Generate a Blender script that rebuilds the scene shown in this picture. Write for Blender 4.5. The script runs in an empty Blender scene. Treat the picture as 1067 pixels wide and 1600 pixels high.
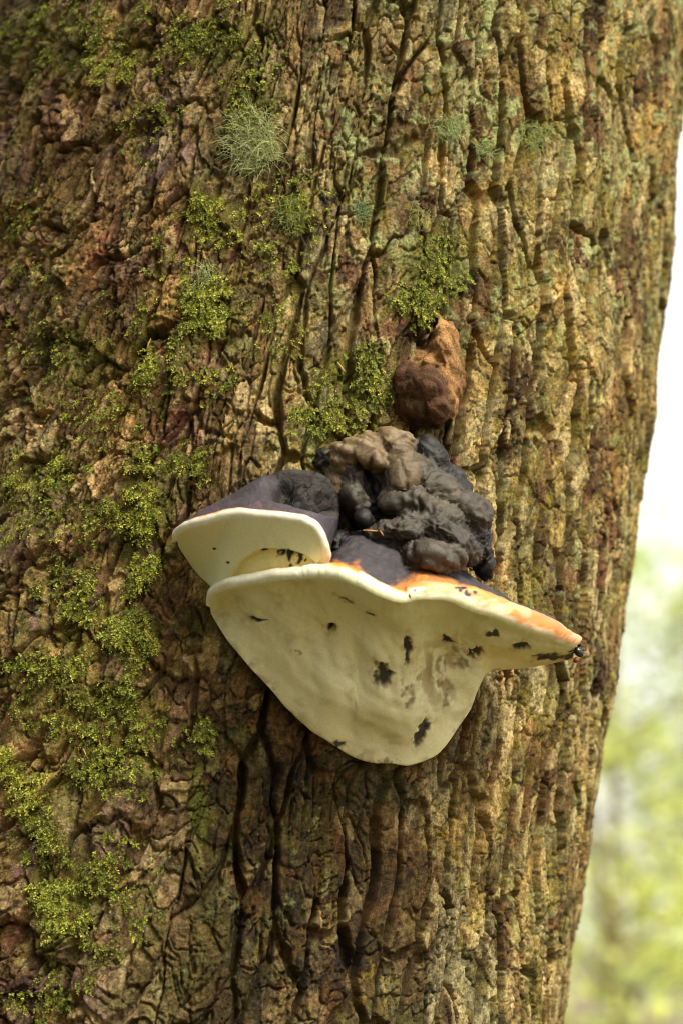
import bpy, math, random
import numpy as np
from mathutils import Vector, Matrix

# ------------------------------------------------------------------ camera, world, sun, exposure
scene = bpy.context.scene
COL = scene.collection
LENS, SENSOR = 85.0, 36.0
PITCH = math.radians(10.0)
CAM = np.array([0.0, -1.889, 1.55])
D0 = 1.889                                   # distance from the lens to the front of the trunk
K = SENSOR / LENS / 1600.0                   # metres per photo pixel per metre of distance
FWD = np.array([0.0, math.cos(PITCH), math.sin(PITCH)])
UPV = np.array([0.0, -math.sin(PITCH), math.cos(PITCH)])
RGT = np.array([1.0, 0.0, 0.0])

cd = bpy.data.cameras.new('camera')
cam = bpy.data.objects.new('camera', cd)
COL.objects.link(cam)
cam.location = CAM
cam.rotation_euler = (math.pi / 2 + PITCH, 0, 0)
cd.sensor_fit = 'VERTICAL'; cd.sensor_height = SENSOR; cd.lens = LENS
cd.clip_start = 0.05; cd.clip_end = 2000
cd.dof.use_dof = True; cd.dof.focus_distance = D0 + 0.0; cd.dof.aperture_fstop = 4.0
scene.camera = cam

SUN_EL, SUN_AZ = math.radians(54), math.radians(42)    # azimuth 0 = towards the camera, 90 = right, 180 = behind the tree
sun_dir = np.array([math.sin(SUN_AZ) * math.cos(SUN_EL), -math.cos(SUN_AZ) * math.cos(SUN_EL), math.sin(SUN_EL)])
world = bpy.data.worlds.new('World'); scene.world = world; world.use_nodes = True
wn = world.node_tree.nodes; wl = world.node_tree.links
sky = wn.new('ShaderNodeTexSky'); sky.sky_type = 'NISHITA'; sky.sun_disc = False
sky.sun_elevation = SUN_EL
sky.sun_rotation = math.atan2(sun_dir[0], sun_dir[1])
sky.air_density = 1.0; sky.dust_density = 5.0; sky.ozone_density = 0.3
bg = wn['Background']; bg.inputs['Strength'].default_value = 0.05
cloud = wn.new('ShaderNodeMix'); cloud.data_type = 'RGBA'; cloud.inputs[0].default_value = 0.7
cloud.inputs[7].default_value = (8.4, 8.4, 8.0, 1)            # even, thin white cloud
wl.new(sky.outputs[0], cloud.inputs[6]); wl.new(cloud.outputs[2], bg.inputs['Color'])
sd = bpy.data.lights.new('sun', 'SUN'); sd.energy = 1.5; sd.angle = math.radians(22); sd.color = (1.0, 0.97, 0.84)
so = bpy.data.objects.new('sun', sd); COL.objects.link(so)
so.rotation_euler = Vector(sun_dir).to_track_quat('Z', 'Y').to_euler()

vs = scene.view_settings
vs.view_transform = 'Standard'; vs.look = 'None'; vs.gamma = 1.0; vs.use_curve_mapping = False
vs.exposure = 2.12
vs.use_white_balance = True; vs.white_balance_temperature = 6800; vs.white_balance_tint = 7
scene.render.engine = 'CYCLES'
scene.cycles.max_bounces = 6; scene.cycles.diffuse_bounces = 4; scene.cycles.transparent_max_bounces = 4
scene.cycles.caustics_reflective = False; scene.cycles.caustics_refractive = False
scene.cycles.use_denoising = True
scene.cycles.pixel_filter_type = 'BLACKMAN_HARRIS'; scene.cycles.filter_width = 1.0
rng = np.random.default_rng(7)
random.seed(7)

# ------------------------------------------------------------------ helpers
def lin(r, g, b):
    c = np.array([r, g, b], float) / 255.0
    return np.where(c <= 0.04045, c / 12.92, ((c + 0.055) / 1.055) ** 2.4)

def sstep(a, b, x):
    t = np.clip((x - a) / (b - a), 0, 1)
    return t * t * (3 - 2 * t)

def hsh(ix, iy, seed):
    with np.errstate(over='ignore'):
        h = (ix.astype(np.int64).astype(np.uint32) * np.uint32(374761393)
             + iy.astype(np.int64).astype(np.uint32) * np.uint32(668265263) + np.uint32(seed * 2246822519 & 0xffffffff))
        h = (h ^ (h >> np.uint32(13))) * np.uint32(1274126177)
        h = (h ^ (h >> np.uint32(16))) * np.uint32(2654435761)
        h = h ^ (h >> np.uint32(15))
    return h.astype(np.float32) / np.float32(4294967296.0)

def noise2(x, y, seed):
    ix = np.floor(x); iy = np.floor(y)
    fx = (x - ix).astype(np.float32); fy = (y - iy).astype(np.float32)
    fx = fx * fx * (3 - 2 * fx); fy = fy * fy * (3 - 2 * fy)
    a = hsh(ix, iy, seed); b = hsh(ix + 1, iy, seed); c = hsh(ix, iy + 1, seed); d = hsh(ix + 1, iy + 1, seed)
    return (a + (b - a) * fx) * (1 - fy) + (c + (d - c) * fx) * fy

def fbm(x, y, seed, octv=3, gain=0.5):
    s = 0; a = 1.0; n = 0
    for o in range(octv):
        s = s + a * (noise2(x * 2 ** o + 17.3 * o, y * 2 ** o - 9.1 * o, seed + o) * 2 - 1); n += a; a *= gain
    return s / n

def fbm3(p, sc, seed, octv=3):
    x, y, z = p[..., 0] / sc, p[..., 1] / sc, p[..., 2] / sc
    return (fbm(x + 0.31 * z, y + 0.7 * z, seed, octv) + fbm(y - 0.4 * x + 5, z + 0.5 * x, seed + 40, octv) + fbm(z + 0.2 * y, x - 0.6 * y + 9, seed + 80, octv)) / 1.9

def vor(x, y, seed, jit=0.85):
    ix = np.floor(x); iy = np.floor(y)
    f1 = np.full(x.shape, 9.0, np.float32); f2 = f1.copy()
    ax = np.zeros_like(f1); ay = ax.copy(); bx = ax.copy(); by = ax.copy(); ida = ax.copy(); idb = ax.copy()
    for dx in (-1, 0, 1):
        for dy in (-1, 0, 1):
            cx, cy = ix + dx, iy + dy
            px = (cx + 0.5 + jit * (hsh(cx, cy, seed) - 0.5)).astype(np.float32)
            py = (cy + 0.5 + jit * (hsh(cx, cy, seed + 1) - 0.5)).astype(np.float32)
            d = ((px - x) ** 2 + (py - y) ** 2).astype(np.float32)
            n1 = d < f1; n2 = (~n1) & (d < f2)
            f2 = np.where(n1, f1, np.where(n2, d, f2))
            bx = np.where(n1, ax, np.where(n2, px, bx)); by = np.where(n1, ay, np.where(n2, py, by))
            f1 = np.where(n1, d, f1); ax = np.where(n1, px, ax); ay = np.where(n1, py, ay)
    ln = np.sqrt((bx - ax) ** 2 + (by - ay) ** 2) + 1e-6
    e = (f2 - f1) / (2 * ln)
    vert = np.abs(by - ay) / ln                        # 1 where the joint lies between one piece and the one above
    return e, ax, ay, vert, hsh(np.floor(ax), np.floor(ay), seed + 2), hsh(np.floor(ax), np.floor(ay), seed + 3)

def PW(px, py, d):
    """a point at photo pixel (px, py) and d metres along the camera axis"""
    px = np.asarray(px, float); py = np.asarray(py, float); d = np.asarray(d, float)
    return CAM + d[..., None] * FWD + ((px - 533.5) * K * d)[..., None] * RGT + ((800 - py) * K * d)[..., None] * UPV

def proj(p):
    q = p - CAM
    d = q @ FWD
    return 533.5 + (q @ RGT) / d / K, 800 - (q @ UPV) / d / K, d

def grid_faces(nr, nc):
    i = np.arange(nr * nc, dtype=np.int32).reshape(nr, nc)
    return np.stack([i[:-1, :-1], i[:-1, 1:], i[1:, 1:], i[1:, :-1]], -1).reshape(-1, 4)

def mesh_np(name, V, F, C=None, smooth=True):
    """V (n,3), F (m,3 or 4), C (n,3) linear colours"""
    me = bpy.data.meshes.new(name)
    k = F.shape[1]
    me.vertices.add(len(V)); me.vertices.foreach_set('co', np.ascontiguousarray(V, np.float32).ravel())
    me.loops.add(F.size); me.loops.foreach_set('vertex_index', np.ascontiguousarray(F, np.int32).ravel())
    me.polygons.add(len(F))
    me.polygons.foreach_set('loop_start', np.arange(0, F.size, k, dtype=np.int32))
    me.polygons.foreach_set('loop_total', np.full(len(F), k, np.int32))
    me.polygons.foreach_set('use_smooth', np.full(len(F), smooth, bool))
    if C is not None:
        at = me.color_attributes.new('Col', 'FLOAT_COLOR', 'POINT')
        cc = np.ones((len(V), 4), np.float32); cc[:, :3] = C
        at.data.foreach_set('color', cc.ravel())
    me.update(); me.validate()
    return me

def add(name, me, mat, parent=None, label=None, cat=None, group=None, kind=None):
    o = bpy.data.objects.new(name, me); COL.objects.link(o)
    if me is not None and mat is not None:
        me.materials.append(mat)
    if parent: o.parent = parent
    if label: o['label'] = label
    if cat: o['category'] = cat
    if group: o['group'] = group
    if kind: o['kind'] = kind
    return o

def empty(name, loc, label, cat, group=None):
    o = add(name, None, None, None, label, cat, group)
    o.empty_display_size = 0.05
    o.location = [float(v) for v in loc]
    bpy.context.view_layer.update()
    return o

def child(name, V, F, C, mat, parent, smooth=True, kind=None, label=None):
    loc = np.array(parent.matrix_world.translation)
    o = add(name, mesh_np(name, V - loc, F, C, smooth), mat, parent, kind=kind, label=label)
    return o

# ------------------------------------------------------------------ materials
def attr_mat(name, rough=0.8, spec=0.3, fine=0.25, fscale=900, bump=0.3, bdist=0.0006, coat=0.0, sss=0.0, translucent=0.0, bscale=None):
    m = bpy.data.materials.new(name); m.use_nodes = True
    n = m.node_tree.nodes; l = m.node_tree.links; b = n['Principled BSDF']
    at = n.new('ShaderNodeAttribute'); at.attribute_name = 'Col'
    geo = n.new('ShaderNodeNewGeometry')
    tx = n.new('ShaderNodeTexNoise'); tx.inputs['Scale'].default_value = fscale; tx.inputs['Detail'].default_value = 5
    l.new(geo.outputs['Position'], tx.inputs['Vector'])
    mr = n.new('ShaderNodeMapRange'); mr.inputs[1].default_value = 0.25; mr.inputs[2].default_value = 0.75
    mr.inputs[3].default_value = 1 - fine; mr.inputs[4].default_value = 1 + fine
    l.new(tx.outputs['Fac'], mr.inputs[0])
    mx = n.new('ShaderNodeMix'); mx.data_type = 'RGBA'; mx.blend_type = 'MULTIPLY'; mx.inputs[0].default_value = 1
    l.new(at.outputs['Color'], mx.inputs[6]); l.new(mr.outputs[0], mx.inputs[7])
    l.new(mx.outputs[2], b.inputs['Base Color'])
    b.inputs['Roughness'].default_value = rough; b.inputs['Specular IOR Level'].default_value = spec
    b.inputs['Coat Weight'].default_value = coat; b.inputs['Coat Roughness'].default_value = 0.22
    if sss:
        b.inputs['Subsurface Weight'].default_value = sss; b.inputs['Subsurface Radius'].default_value = (1, .7, .35)
        b.inputs['Subsurface Scale'].default_value = 0.004
    if bump:
        t2 = n.new('ShaderNodeTexNoise'); t2.inputs['Scale'].default_value = bscale or fscale * 0.8; t2.inputs['Detail'].default_value = 6
        t2.inputs['Roughness'].default_value = 0.65
        l.new(geo.outputs['Position'], t2.inputs['Vector'])
        bp = n.new('ShaderNodeBump'); bp.inputs['Strength'].default_value = bump; bp.inputs['Distance'].default_value = bdist
        l.new(t2.outputs['Fac'], bp.inputs['Height']); l.new(bp.outputs[0], b.inputs['Normal'])
    if translucent:
        tr = n.new('ShaderNodeBsdfTranslucent'); l.new(mx.outputs[2], tr.inputs['Color'])
        ms = n.new('ShaderNodeMixShader'); ms.inputs[0].default_value = translucent
        l.new(b.outputs[0], ms.inputs[1]); l.new(tr.outputs[0], ms.inputs[2])
        l.new(ms.outputs[0], n['Material Output'].inputs['Surface'])
    return m

M_BARK = attr_mat('bark', 0.82, 0.25, 0.6, 620, 1.0, 0.0020, bscale=640)
M_MOSS = attr_mat('moss_leaf', 0.6, 0.3, 0.2, 300, 0, translucent=0.35)
M_LICH = attr_mat('lichen_strand', 0.9, 0.1, 0.15, 300, 0, translucent=0.5)
M_PORE = attr_mat('pore_surface', 0.62, 0.3, 0.12, 900, 0.5, 0.0008, bscale=1300)
M_LIP = attr_mat('fungus_lip', 0.42, 0.45, 0.10, 260, 0.35, 0.0012, coat=0.6, bscale=300)
M_CAP = attr_mat('fungus_cap', 0.6, 0.4, 0.3, 330, 0.7, 0.002, bscale=380)
M_KNOB = attr_mat('old_fungus', 0.5, 0.42, 0.4, 300, 0.7, 0.0014, bscale=420)
M_NEEDLE = attr_mat('dry_needle', 0.5, 0.4, 0.15, 600, 0)
M_BUG = attr_mat('insect_shell', 0.25, 0.6, 0.1, 900, 0)

# ------------------------------------------------------------------ the trunk as a cylinder in the world
R = 0.34
# axis: placed so the right-hand outline runs through photo pixels (1003,800) and leans with the photographed edge
AX_D = D0 + R
A0 = PW(409, 800, AX_D)
AXIS = np.array([math.tan(math.radians(9.2)), -0.02, 1.0]); AXIS /= np.linalg.norm(AXIS)
E1 = np.array([0.0, -1.0, 0.0]); E1 -= AXIS * (E1 @ AXIS); E1 /= np.linalg.norm(E1)
E2 = np.cross(AXIS, E1); E2 = E2 if E2[0] > 0 else -E2
UNIT = 0.0005

def hit(px, py):
    """(theta, h, depth) where the view ray of a photo pixel meets the smooth trunk"""
    px = np.asarray(px, float); py = np.asarray(py, float)
    d = FWD + ((px - 533.5) * K)[..., None] * RGT + ((800 - py) * K)[..., None] * UPV
    o = CAM - A0
    dp = d - (d @ AXIS)[..., None] * AXIS; op = o - (o @ AXIS) * AXIS
    a = (dp * dp).sum(-1); b = dp @ op; c = op @ op - R * R
    disc = np.maximum(b * b - a * c, 0)
    t = (-b - np.sqrt(disc)) / a
    p = o + t[..., None] * d
    return np.arctan2(p @ E2, p @ E1), p @ AXIS, t

def cyl(th, h, r):
    return A0 + h[..., None] * AXIS + (r * np.cos(th))[..., None] * E1 + (r * np.sin(th))[..., None] * E2

# accents: flakes whose own colour stands out, by where they sit on the trunk (photo px) -> (x, y, r, colour)
ACC = [(255, 640, 26, lin(128, 84, 66)), (285, 690, 26, lin(132, 84, 60)), (125, 640, 34, lin(122, 86, 66)), (95, 690, 20, lin(104, 76, 66)),
       (305, 610, 16, lin(168, 155, 132)), (558, 42, 15, lin(190, 196, 160)), (748, 45, 22, lin(176, 178, 126)), (200, 420, 40, lin(120, 98, 86)),
       (175, 545, 26, lin(118, 98, 90)), (55, 800, 40, lin(160, 145, 105)), (95, 905, 36, lin(164, 146, 104)), (70, 460, 40, lin(128, 112, 84)),
       (420, 560, 28, lin(150, 118, 76)), (390, 1570, 22, lin(165, 138, 98)), (20, 1550, 50, lin(96, 68, 62)), (170, 300, 60, lin(138, 112, 72)),
       (120, 260, 50, lin(120, 84, 58)), (560, 140, 40, lin(156, 126, 86)), (470, 60, 36, lin(158, 124, 92)), (640, 265, 20, lin(186, 184, 132)),
       (765, 150, 24, lin(160, 142, 108)), (900, 330, 26, lin(160, 140, 92)), (915, 610, 16, lin(170, 168, 120)), (450, 360, 30, lin(140, 120, 84)),
       (865, 1300, 30, lin(150, 132, 90)), (640, 1400, 16, lin(170, 168, 120)), (530, 1440, 16, lin(150, 128, 84)), (1050, 200, 50, lin(176, 140, 88)),
       (600, 250, 34, lin(150, 118, 84)), (520, 330, 20, lin(110, 92, 92)), (735, 1260, 30, lin(170, 140, 86)), (330, 1180, 30, lin(110, 74, 44))]

MOSS_FILM = [(80, 60, 130, 80), (330, 60, 120, 60), (330, 350, 60, 70), (320, 470, 60, 110), (230, 580, 50, 80), (220, 800, 90, 130), (60, 740, 70, 60), (130, 990, 150, 70), (110, 1100, 140, 110), (60, 1230, 80, 80), (190, 1160, 80, 90),
             (110, 1410, 100, 110), (650, 450, 70, 70), (570, 600, 80, 80), (500, 650, 60, 50), (308, 1260, 18, 130), (700, 400, 60, 60), (110, 560, 80, 80), (400, 140, 50, 60)]
def bark(th, h):
    u = (R * th / UNIT).astype(np.float32); v = (h / UNIT).astype(np.float32)
    P0 = cyl(th, h, np.full(th.shape, R)); PX, PY, _ = proj(P0)
    PX = PX.astype(np.float32); PY = PY.astype(np.float32)
    mL = sstep(430, 210, PX + 0.10 * (PY - 800) + 45 * fbm(u / 150, v / 200, 3, 2)) * sstep(1.8, 1.2, np.abs(th)).astype(np.float32)
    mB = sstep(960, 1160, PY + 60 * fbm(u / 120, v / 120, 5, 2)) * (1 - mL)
    shear = 0.26 * sstep(120, -380, u) - 0.05 * sstep(150, 350, u)
    us = u - np.clip(v, -1100, 1100) * shear
    us = us + 20 * fbm(u / 130, v / 260, 11, 2) + 7 * fbm(u / 34, v / 90, 13, 2) + 2.4 * fbm(u / 9, v / 28, 15, 2)
    vs_ = v + 46 * fbm(u / 60, v / 120, 21, 2) + 13 * fbm(u / 28, v / 30, 23, 2) + 4 * fbm(u / 8, v / 9, 25, 2)
    # A: plates parted by narrow steep fissures
    ea, ax, ay, va, ra, ra2 = vor(us / 50, vs_ / 225, 101, 0.95)
    wide = np.clip(0.60 + 1.4 * fbm(u / 45, v / 190, 31, 2) + 0.2 * sstep(450, 750, PX), 0.06, 1.0)
    wA = (0.18 - 0.115 * va) * wide
    dA = (1 - 0.45 * va) * (1 - 0.25 * mL) * np.clip(0.8 + 0.5 * fbm(u / 110, v / 160, 33, 2), 0.3, 1.2)
    fis = 1 - sstep(0.30, 1.0, ea / wA)
    H = -40.0 * dA * fis * np.clip(wide * 1.3, 0.3, 1)
    H += 9 * (ra - 0.5) * (1 - fis)
    H += (-6 * (vs_ / 225 - ay) + 6 * (us / 50 - ax) * (ra2 - 0.5)) * (1 - fis)      # each plate tilts its own way, lower end off the trunk
    # A2: finer splits running along the plates
    e2, a2x, a2y, v2, r2, _ = vor(us / 19 + 3, vs_ / 110, 111)
    w2 = 0.13 * (1 - 0.55 * v2) * np.clip(0.5 + 1.2 * fbm(u / 30, v / 60, 36, 2), 0.1, 1.2)
    f2 = 1 - sstep(0.2, 1, e2 / w2)
    k2 = np.clip(-0.1 + 1.5 * noise2(u / 90, v / 130, 35), 0, 1) * (1 - 0.5 * mL)
    H += -8 * f2 * k2 + 3 * (r2 - 0.5) * k2
    # B: layered flakes, ragged lower edges
    eb, bx, by, vb, rb, rb2 = vor(us / 34, vs_ / 62, 121)
    H += (0.7 + 0.7 * mL - 0.25 * sstep(560, 820, PX)) * (4.5 * (rb - 0.5) - 3.6 * (vs_ / 62 - by)) - 1.5 * (1 - sstep(0, 0.05, eb))
    ec, cx, cy, vc, rc, rc2 = vor(us / 11, vs_ / 21, 131)
    thin = sstep(0.35, 0.65, noise2(u / 60, v / 70, 37))
    rgt = sstep(560, 820, PX)
    H += (0.35 + 0.9 * thin) * (1 - sstep(0.0, 0.2, fis)) * (1 - 0.55 * rgt) * (2.6 * (rc - 0.5) - 1.8 * (vs_ / 21 - cy))
    # thin cracks between small scales
    ek, kx, ky, vk, rk, rk2 = vor(us / 24 + 5, vs_ / 44, 151, 0.95)
    wk = 0.10 * np.clip(0.35 + 1.6 * fbm(u / 30, v / 45, 153, 2), 0, 1.2)
    H += -7.0 * (1 - sstep(0.1, 1, ek / (wk + 1e-4))) * sstep(0, 0.03, wk) * (1 - fis) + 2.5 * (rk - 0.5) * (1 - fis)
    wall = np.clip(sstep(0.0, 0.2, fis) + 0.6 * f2 * k2, 0, 1)
    # large plates on the mossy side
    el, lx, ly, vl, rl, rl2 = vor(us / 74 + 7, vs_ / 165, 141)
    H += mL * (12 * (rl - 0.5) - 8 * (vs_ / 165 - ly) - 12 * (1 - sstep(0, 0.05, el)))
    # lumps and roughness
    H += 14 * fbm(u / 160, v / 260, 41, 2) + (1 - 0.5 * wall) * (1.4 * fbm(u / 15, v / 19, 43, 2) + 1.5 * fbm(u / 5, v / 13, 47, 2) + 1.5 * fbm(u / 3.6, v / 4.2, 45, 2) * (0.6 + 0.8 * thin))
    # ---- colour
    tan = lin(164, 136, 92); olive = lin(126, 110, 58); grey = lin(168, 150, 118); dark = lin(80, 58, 36); red = lin(116, 80, 60); mauve = lin(116, 94, 86); orange = lin(126, 86, 46)
    def mixc(a, b, t): return a * (1 - t[..., None]) + b * t[..., None]
    n1 = fbm(u / 46, v / 70, 81, 4); n2 = fbm(u / 30, v / 50, 85, 4); n3 = fbm(u / 75, v / 110, 89, 3)
    jit = 0.55 * (rb2 - 0.5) + 0.55 * (ra2 - 0.5)
    c = mixc(mixc(olive + 0 * u[..., None], tan, sstep(-0.35, 0.35, n1 + jit)), grey, sstep(0.0, 0.5, n2 - jit))
    c = mixc(c, dark * 1.1, sstep(0.0, 0.45, n3 + 0.3 * n2 + 0.6 * jit))
    c = mixc(c, red * 1.15, 0.7 * sstep(0.1, 0.5, fbm(u / 50, v / 60, 91, 3) + 0.5 * jit))
    cl = mixc(mixc(dark * 1.25 + 0 * u[..., None], mauve, sstep(-0.3, 0.4, n1 + jit)), red, sstep(0.0, 0.5, n2 - jit) * 0.8)
    cl = mixc(cl, tan, sstep(0.0, 0.5, n3 - 0.8 * jit) * 0.9); cl = mixc(cl, olive, sstep(0.05, 0.45, n2 + jit) * 0.7)
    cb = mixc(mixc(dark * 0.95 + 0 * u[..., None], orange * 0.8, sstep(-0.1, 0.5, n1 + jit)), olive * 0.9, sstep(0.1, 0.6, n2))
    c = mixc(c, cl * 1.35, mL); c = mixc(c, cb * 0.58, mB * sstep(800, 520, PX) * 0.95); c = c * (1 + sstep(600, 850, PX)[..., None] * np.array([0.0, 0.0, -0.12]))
    # flakes with a colour of their own, chosen by flake centre
    qx = PX + (bx - us / 34) * 34; qy = PY - (by - vs_ / 62) * 62
    for (x, y, rad, col) in ACC:
        m = (((qx - x) ** 2 + (qy - y) ** 2) < rad * rad)[..., None]
        c = np.where(m, 0.4 * c + 0.6 * col, c)
    # slow drift and grain
    g1 = (1 + 0.35 * fbm(u / 20, v / 30, 51, 3) + (1 - 0.35 * wall) * (0.25 * (rc2 - 0.5) * thin + 1.0 * fbm(u / 4.5, v / 6.5, 53, 3)))[..., None]
    warm = fbm(u / 200, v / 260, 55, 2)[..., None]
    g1 = g1 + ((1 - 0.4 * wall) * (0.75 * (rk2 - 0.5) + 0.5 * (rc2 - 0.5) + 0.4 * (rb2 - 0.5)))[..., None]
    chip = sstep(0.78, 0.86, rk2 + 0.12 * fbm(u / 8, v / 10, 155, 2)) * (1 - wall) * (0.5 + 0.3 * noise2(u / 40, v / 60, 157)) * (1 - 0.75 * mB * sstep(820, 560, PX))
    c = mixc(c, lin(172, 152, 116), chip)
    c = c * np.clip(g1, 0.35, 2.2) * (1 + warm * np.array([0.12, 0.0, -0.12]))
    # algae film: olive green on the ridges
    al = sstep(-0.1, 0.6, fbm(u / 75, v / 130, 57, 4) + 0.08) * 0.42
    al = al * (0.65 + 0.35 * mL)
    c = c * (1 - al[..., None]) + al[..., None] * lin(108, 102, 50) * (0.7 + 0.6 * noise2(u / 7, v / 7, 59)[..., None])
    # crusts of pale lichen
    top = sstep(900, 300, PY) * sstep(330, 520, PX)
    lz = fbm(u / 26, v / 34, 61, 3) + 0.35 * fbm(u / 140, v / 160, 63, 2)
    lz = lz + 0.35 * fbm(u / 7, v / 8, 64, 2)
    ll = sstep(0.30, 0.62, lz - 0.06 + 0.10 * top - 0.10 * mL - 0.22 * mB * sstep(820, 560, PX)) * (1 - 0.6 * fis)
    c = c * (1 - 0.6 * ll[..., None]) + 0.6 * ll[..., None] * lin(160, 156, 108) * (0.75 + 0.5 * noise2(u / 5, v / 5, 65)[..., None])
    c = mixc(c, lin(176, 178, 128) * (0.8 + 0.4 * noise2(u / 4, v / 4, 66)[..., None]), 0.75 * sstep(0.22, 0.5, fbm(u / 15, v / 20, 75, 3) + 0.4 * fbm(u / 90, v / 90, 77, 2)) * sstep(640, 380, PY) * sstep(430, 560, PX))
    H += 1.2 * ll * (1 - wall)
    yl = sstep(0.74, 0.82, noise2(u / 7, v / 7, 67)) * sstep(0.62, 0.85, noise2(u / 70, v / 80, 69)) * sstep(480, 600, PX)
    c = c * (1 - 0.75 * yl[..., None]) + 0.75 * yl[..., None] * lin(150, 126, 40)
    gl = (1 - 0.6 * mB) * sstep(0.30, 0.48, fbm(u / 9, v / 11, 71, 3)) * sstep(0.15, 0.45, fbm(u / 120, v / 150, 73, 2))
    c = c * (1 - 0.6 * gl[..., None]) + 0.6 * gl[..., None] * lin(134, 140, 100)
    H += 1.0 * gl * (1 - wall)
    # thin moss film on the bark where the moss grows
    mf = np.zeros_like(u)
    for (x, y, rx, ry) in MOSS_FILM:
        mf = np.maximum(mf, np.exp(-((PX - x) / rx) ** 2 - ((PY - y) / ry) ** 2))
    mf = sstep(0.35, 0.75, mf * 0.9 + 0.55 * fbm(u / 12, v / 20, 95, 3) + 0.3 * fbm(u / 40, v / 70, 97, 2)) * 0.62
    c = mixc(c, lin(108, 110, 42) * (0.6 + 0.8 * noise2(u / 3.5, v / 3.5, 99)[..., None]), mf)
    H += 2.5 * mf * noise2(u / 3.2, v / 3.2, 98)
    c = np.clip(c * BARK_GAIN * np.array([0.81, 0.825, 0.72]) * (1 + 0.12 * sstep(600, 850, PX))[..., None] * (1 + mL[..., None] * np.array([0.10, 0.0, 0.04])), 0.006, 0.8)  # right flank lightened in the colour, as if more light reached it
    pid = np.floor(ax).astype(np.int64) * 4096 + np.floor(ay).astype(np.int64)
    return H * UNIT, c, pid, PX, PY
BARK_GAIN = 1.0

def ang(a, b, step):
    n = max(2, int(round(abs(b - a) * R / step)))
    return np.radians(0) + np.linspace(a, b, n, endpoint=False)
D = math.radians
ths = np.concatenate([ang(-math.pi, D(-75), 0.03), ang(D(-75), D(-50), 0.004), ang(D(-50), D(56), 0.00092), ang(D(56), D(92), 0.0012), ang(D(92), D(115), 0.006), ang(D(115), math.pi, 0.03), [math.pi]])
zb = -(A0[2]) / AXIS[2] - 0.15
hs = np.concatenate([np.linspace(zb, -0.62, 30, endpoint=False), np.linspace(-0.62, -0.50, 30, endpoint=False), np.arange(-0.50, 0.505, 0.00103), np.linspace(0.51, 0.62, 28, endpoint=False), np.linspace(0.62, 6.5, 60)])
TH, HH = np.meshgrid(ths, hs)
dH, bc, pid, bPX, bPY = bark(TH, HH)
flare = 0.10 * sstep(-0.9, -2.0, HH)
BV = cyl(TH, HH, R + dH + flare - 0.02 * np.clip(HH, 0, 10))
nr, nc = TH.shape
BF = grid_faces(nr, nc)
fp = pid.reshape(-1)[BF[:, 0]]
vis = ((bPX > -20) & (bPX < 1090) & (bPY > -20) & (bPY < 1620) & (np.abs(TH) < 1.5)).reshape(-1)[BF[:, 0]]
uq, cnt = np.unique(fp[vis], return_counts=True)
top = uq[np.argsort(-cnt)][:290]
tree = empty('tree', A0 + zb * AXIS + np.array([0, 0, 0.0]), 'big leaning conifer trunk with fissured brown bark, mossy on one side', 'tree')
rank = {int(p): i for i, p in enumerate(top)}
fr = np.full(len(BF), -1, np.int32)
srt = np.argsort(top); st = top[srt]
pos = np.clip(np.searchsorted(st, fp), 0, len(st) - 1)
ok = st[pos] == fp
fr[ok] = srt[pos[ok]]
Vf = BV.reshape(-1, 3); Cf = bc.reshape(-1, 3)
order = np.argsort(fr, kind='stable'); bounds = np.searchsorted(fr[order], np.arange(-1, len(top) + 1))
def sub(faces):
    ids, inv = np.unique(faces, return_inverse=True)
    return ids, inv.reshape(faces.shape).astype(np.int32)
trunk = None
for i in range(-1, len(top)):
    f = BF[order[bounds[i + 1]:(bounds[i + 2] if i + 2 < len(bounds) else None)]]
    if not len(f): continue
    ids, ff = sub(f)
    if i == -1:
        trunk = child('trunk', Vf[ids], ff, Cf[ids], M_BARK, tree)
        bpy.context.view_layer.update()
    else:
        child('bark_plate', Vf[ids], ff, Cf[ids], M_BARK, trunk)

def bark_at(px, py):
    """world points, outward normals on the bark under photo pixels"""
    th, h, _ = hit(px, py)
    ci = np.clip(np.searchsorted(ths, th), 0, nc - 1); ri = np.clip(np.searchsorted(hs, h), 0, nr - 1)
    n = np.cos(th)[..., None] * E1 + np.sin(th)[..., None] * E2
    return BV[ri, ci], n

# ------------------------------------------------------------------ bracket fungi
def curve(pts, n, smooth=2):
    """resample (x, y, depth offset) control points to n, evenly by length, then ease the corners"""
    p = np.array(pts, float)
    s = np.concatenate([[0], np.cumsum(np.hypot(np.diff(p[:, 0]), np.diff(p[:, 1])) + 1e-6)]); s /= s[-1]
    t = np.linspace(0, 1, n)
    q = np.stack([np.interp(t, s, p[:, k]) for k in range(3)], -1)
    w = max(1, int(n * 0.012))
    for _ in range(smooth):
        pad = np.concatenate([np.repeat(q[:1], w, 0), q, np.repeat(q[-1:], w, 0)])
        c = np.cumsum(np.concatenate([np.zeros((1, 3)), pad]), 0)
        q2 = (c[2 * w + 1:] - c[:-(2 * w + 1)]) / (2 * w + 1)
        q2[0], q2[-1] = q[0], q[-1]; q = q2
    return q

def curve_by(pts, tpts, n, smooth=2):
    """the same, but the parameter of each control point is given (so that curves line up)"""
    p = np.array(pts, float); t = np.linspace(0, 1, n)
    q = np.stack([np.interp(t, tpts, p[:, k]) for k in range(3)], -1)
    w = max(1, int(n * 0.012))
    for _ in range(smooth):
        pad = np.concatenate([np.repeat(q[:1], w, 0), q, np.repeat(q[-1:], w, 0)])
        c = np.cumsum(np.concatenate([np.zeros((1, 3)), pad]), 0)
        q2 = (c[2 * w + 1:] - c[:-(2 * w + 1)]) / (2 * w + 1)
        q2[0], q2[-1] = q[0], q[-1]; q = q2
    return q

def w3(c):
    return PW(c[:, 0], c[:, 1], D0 + c[:, 2])

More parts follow.
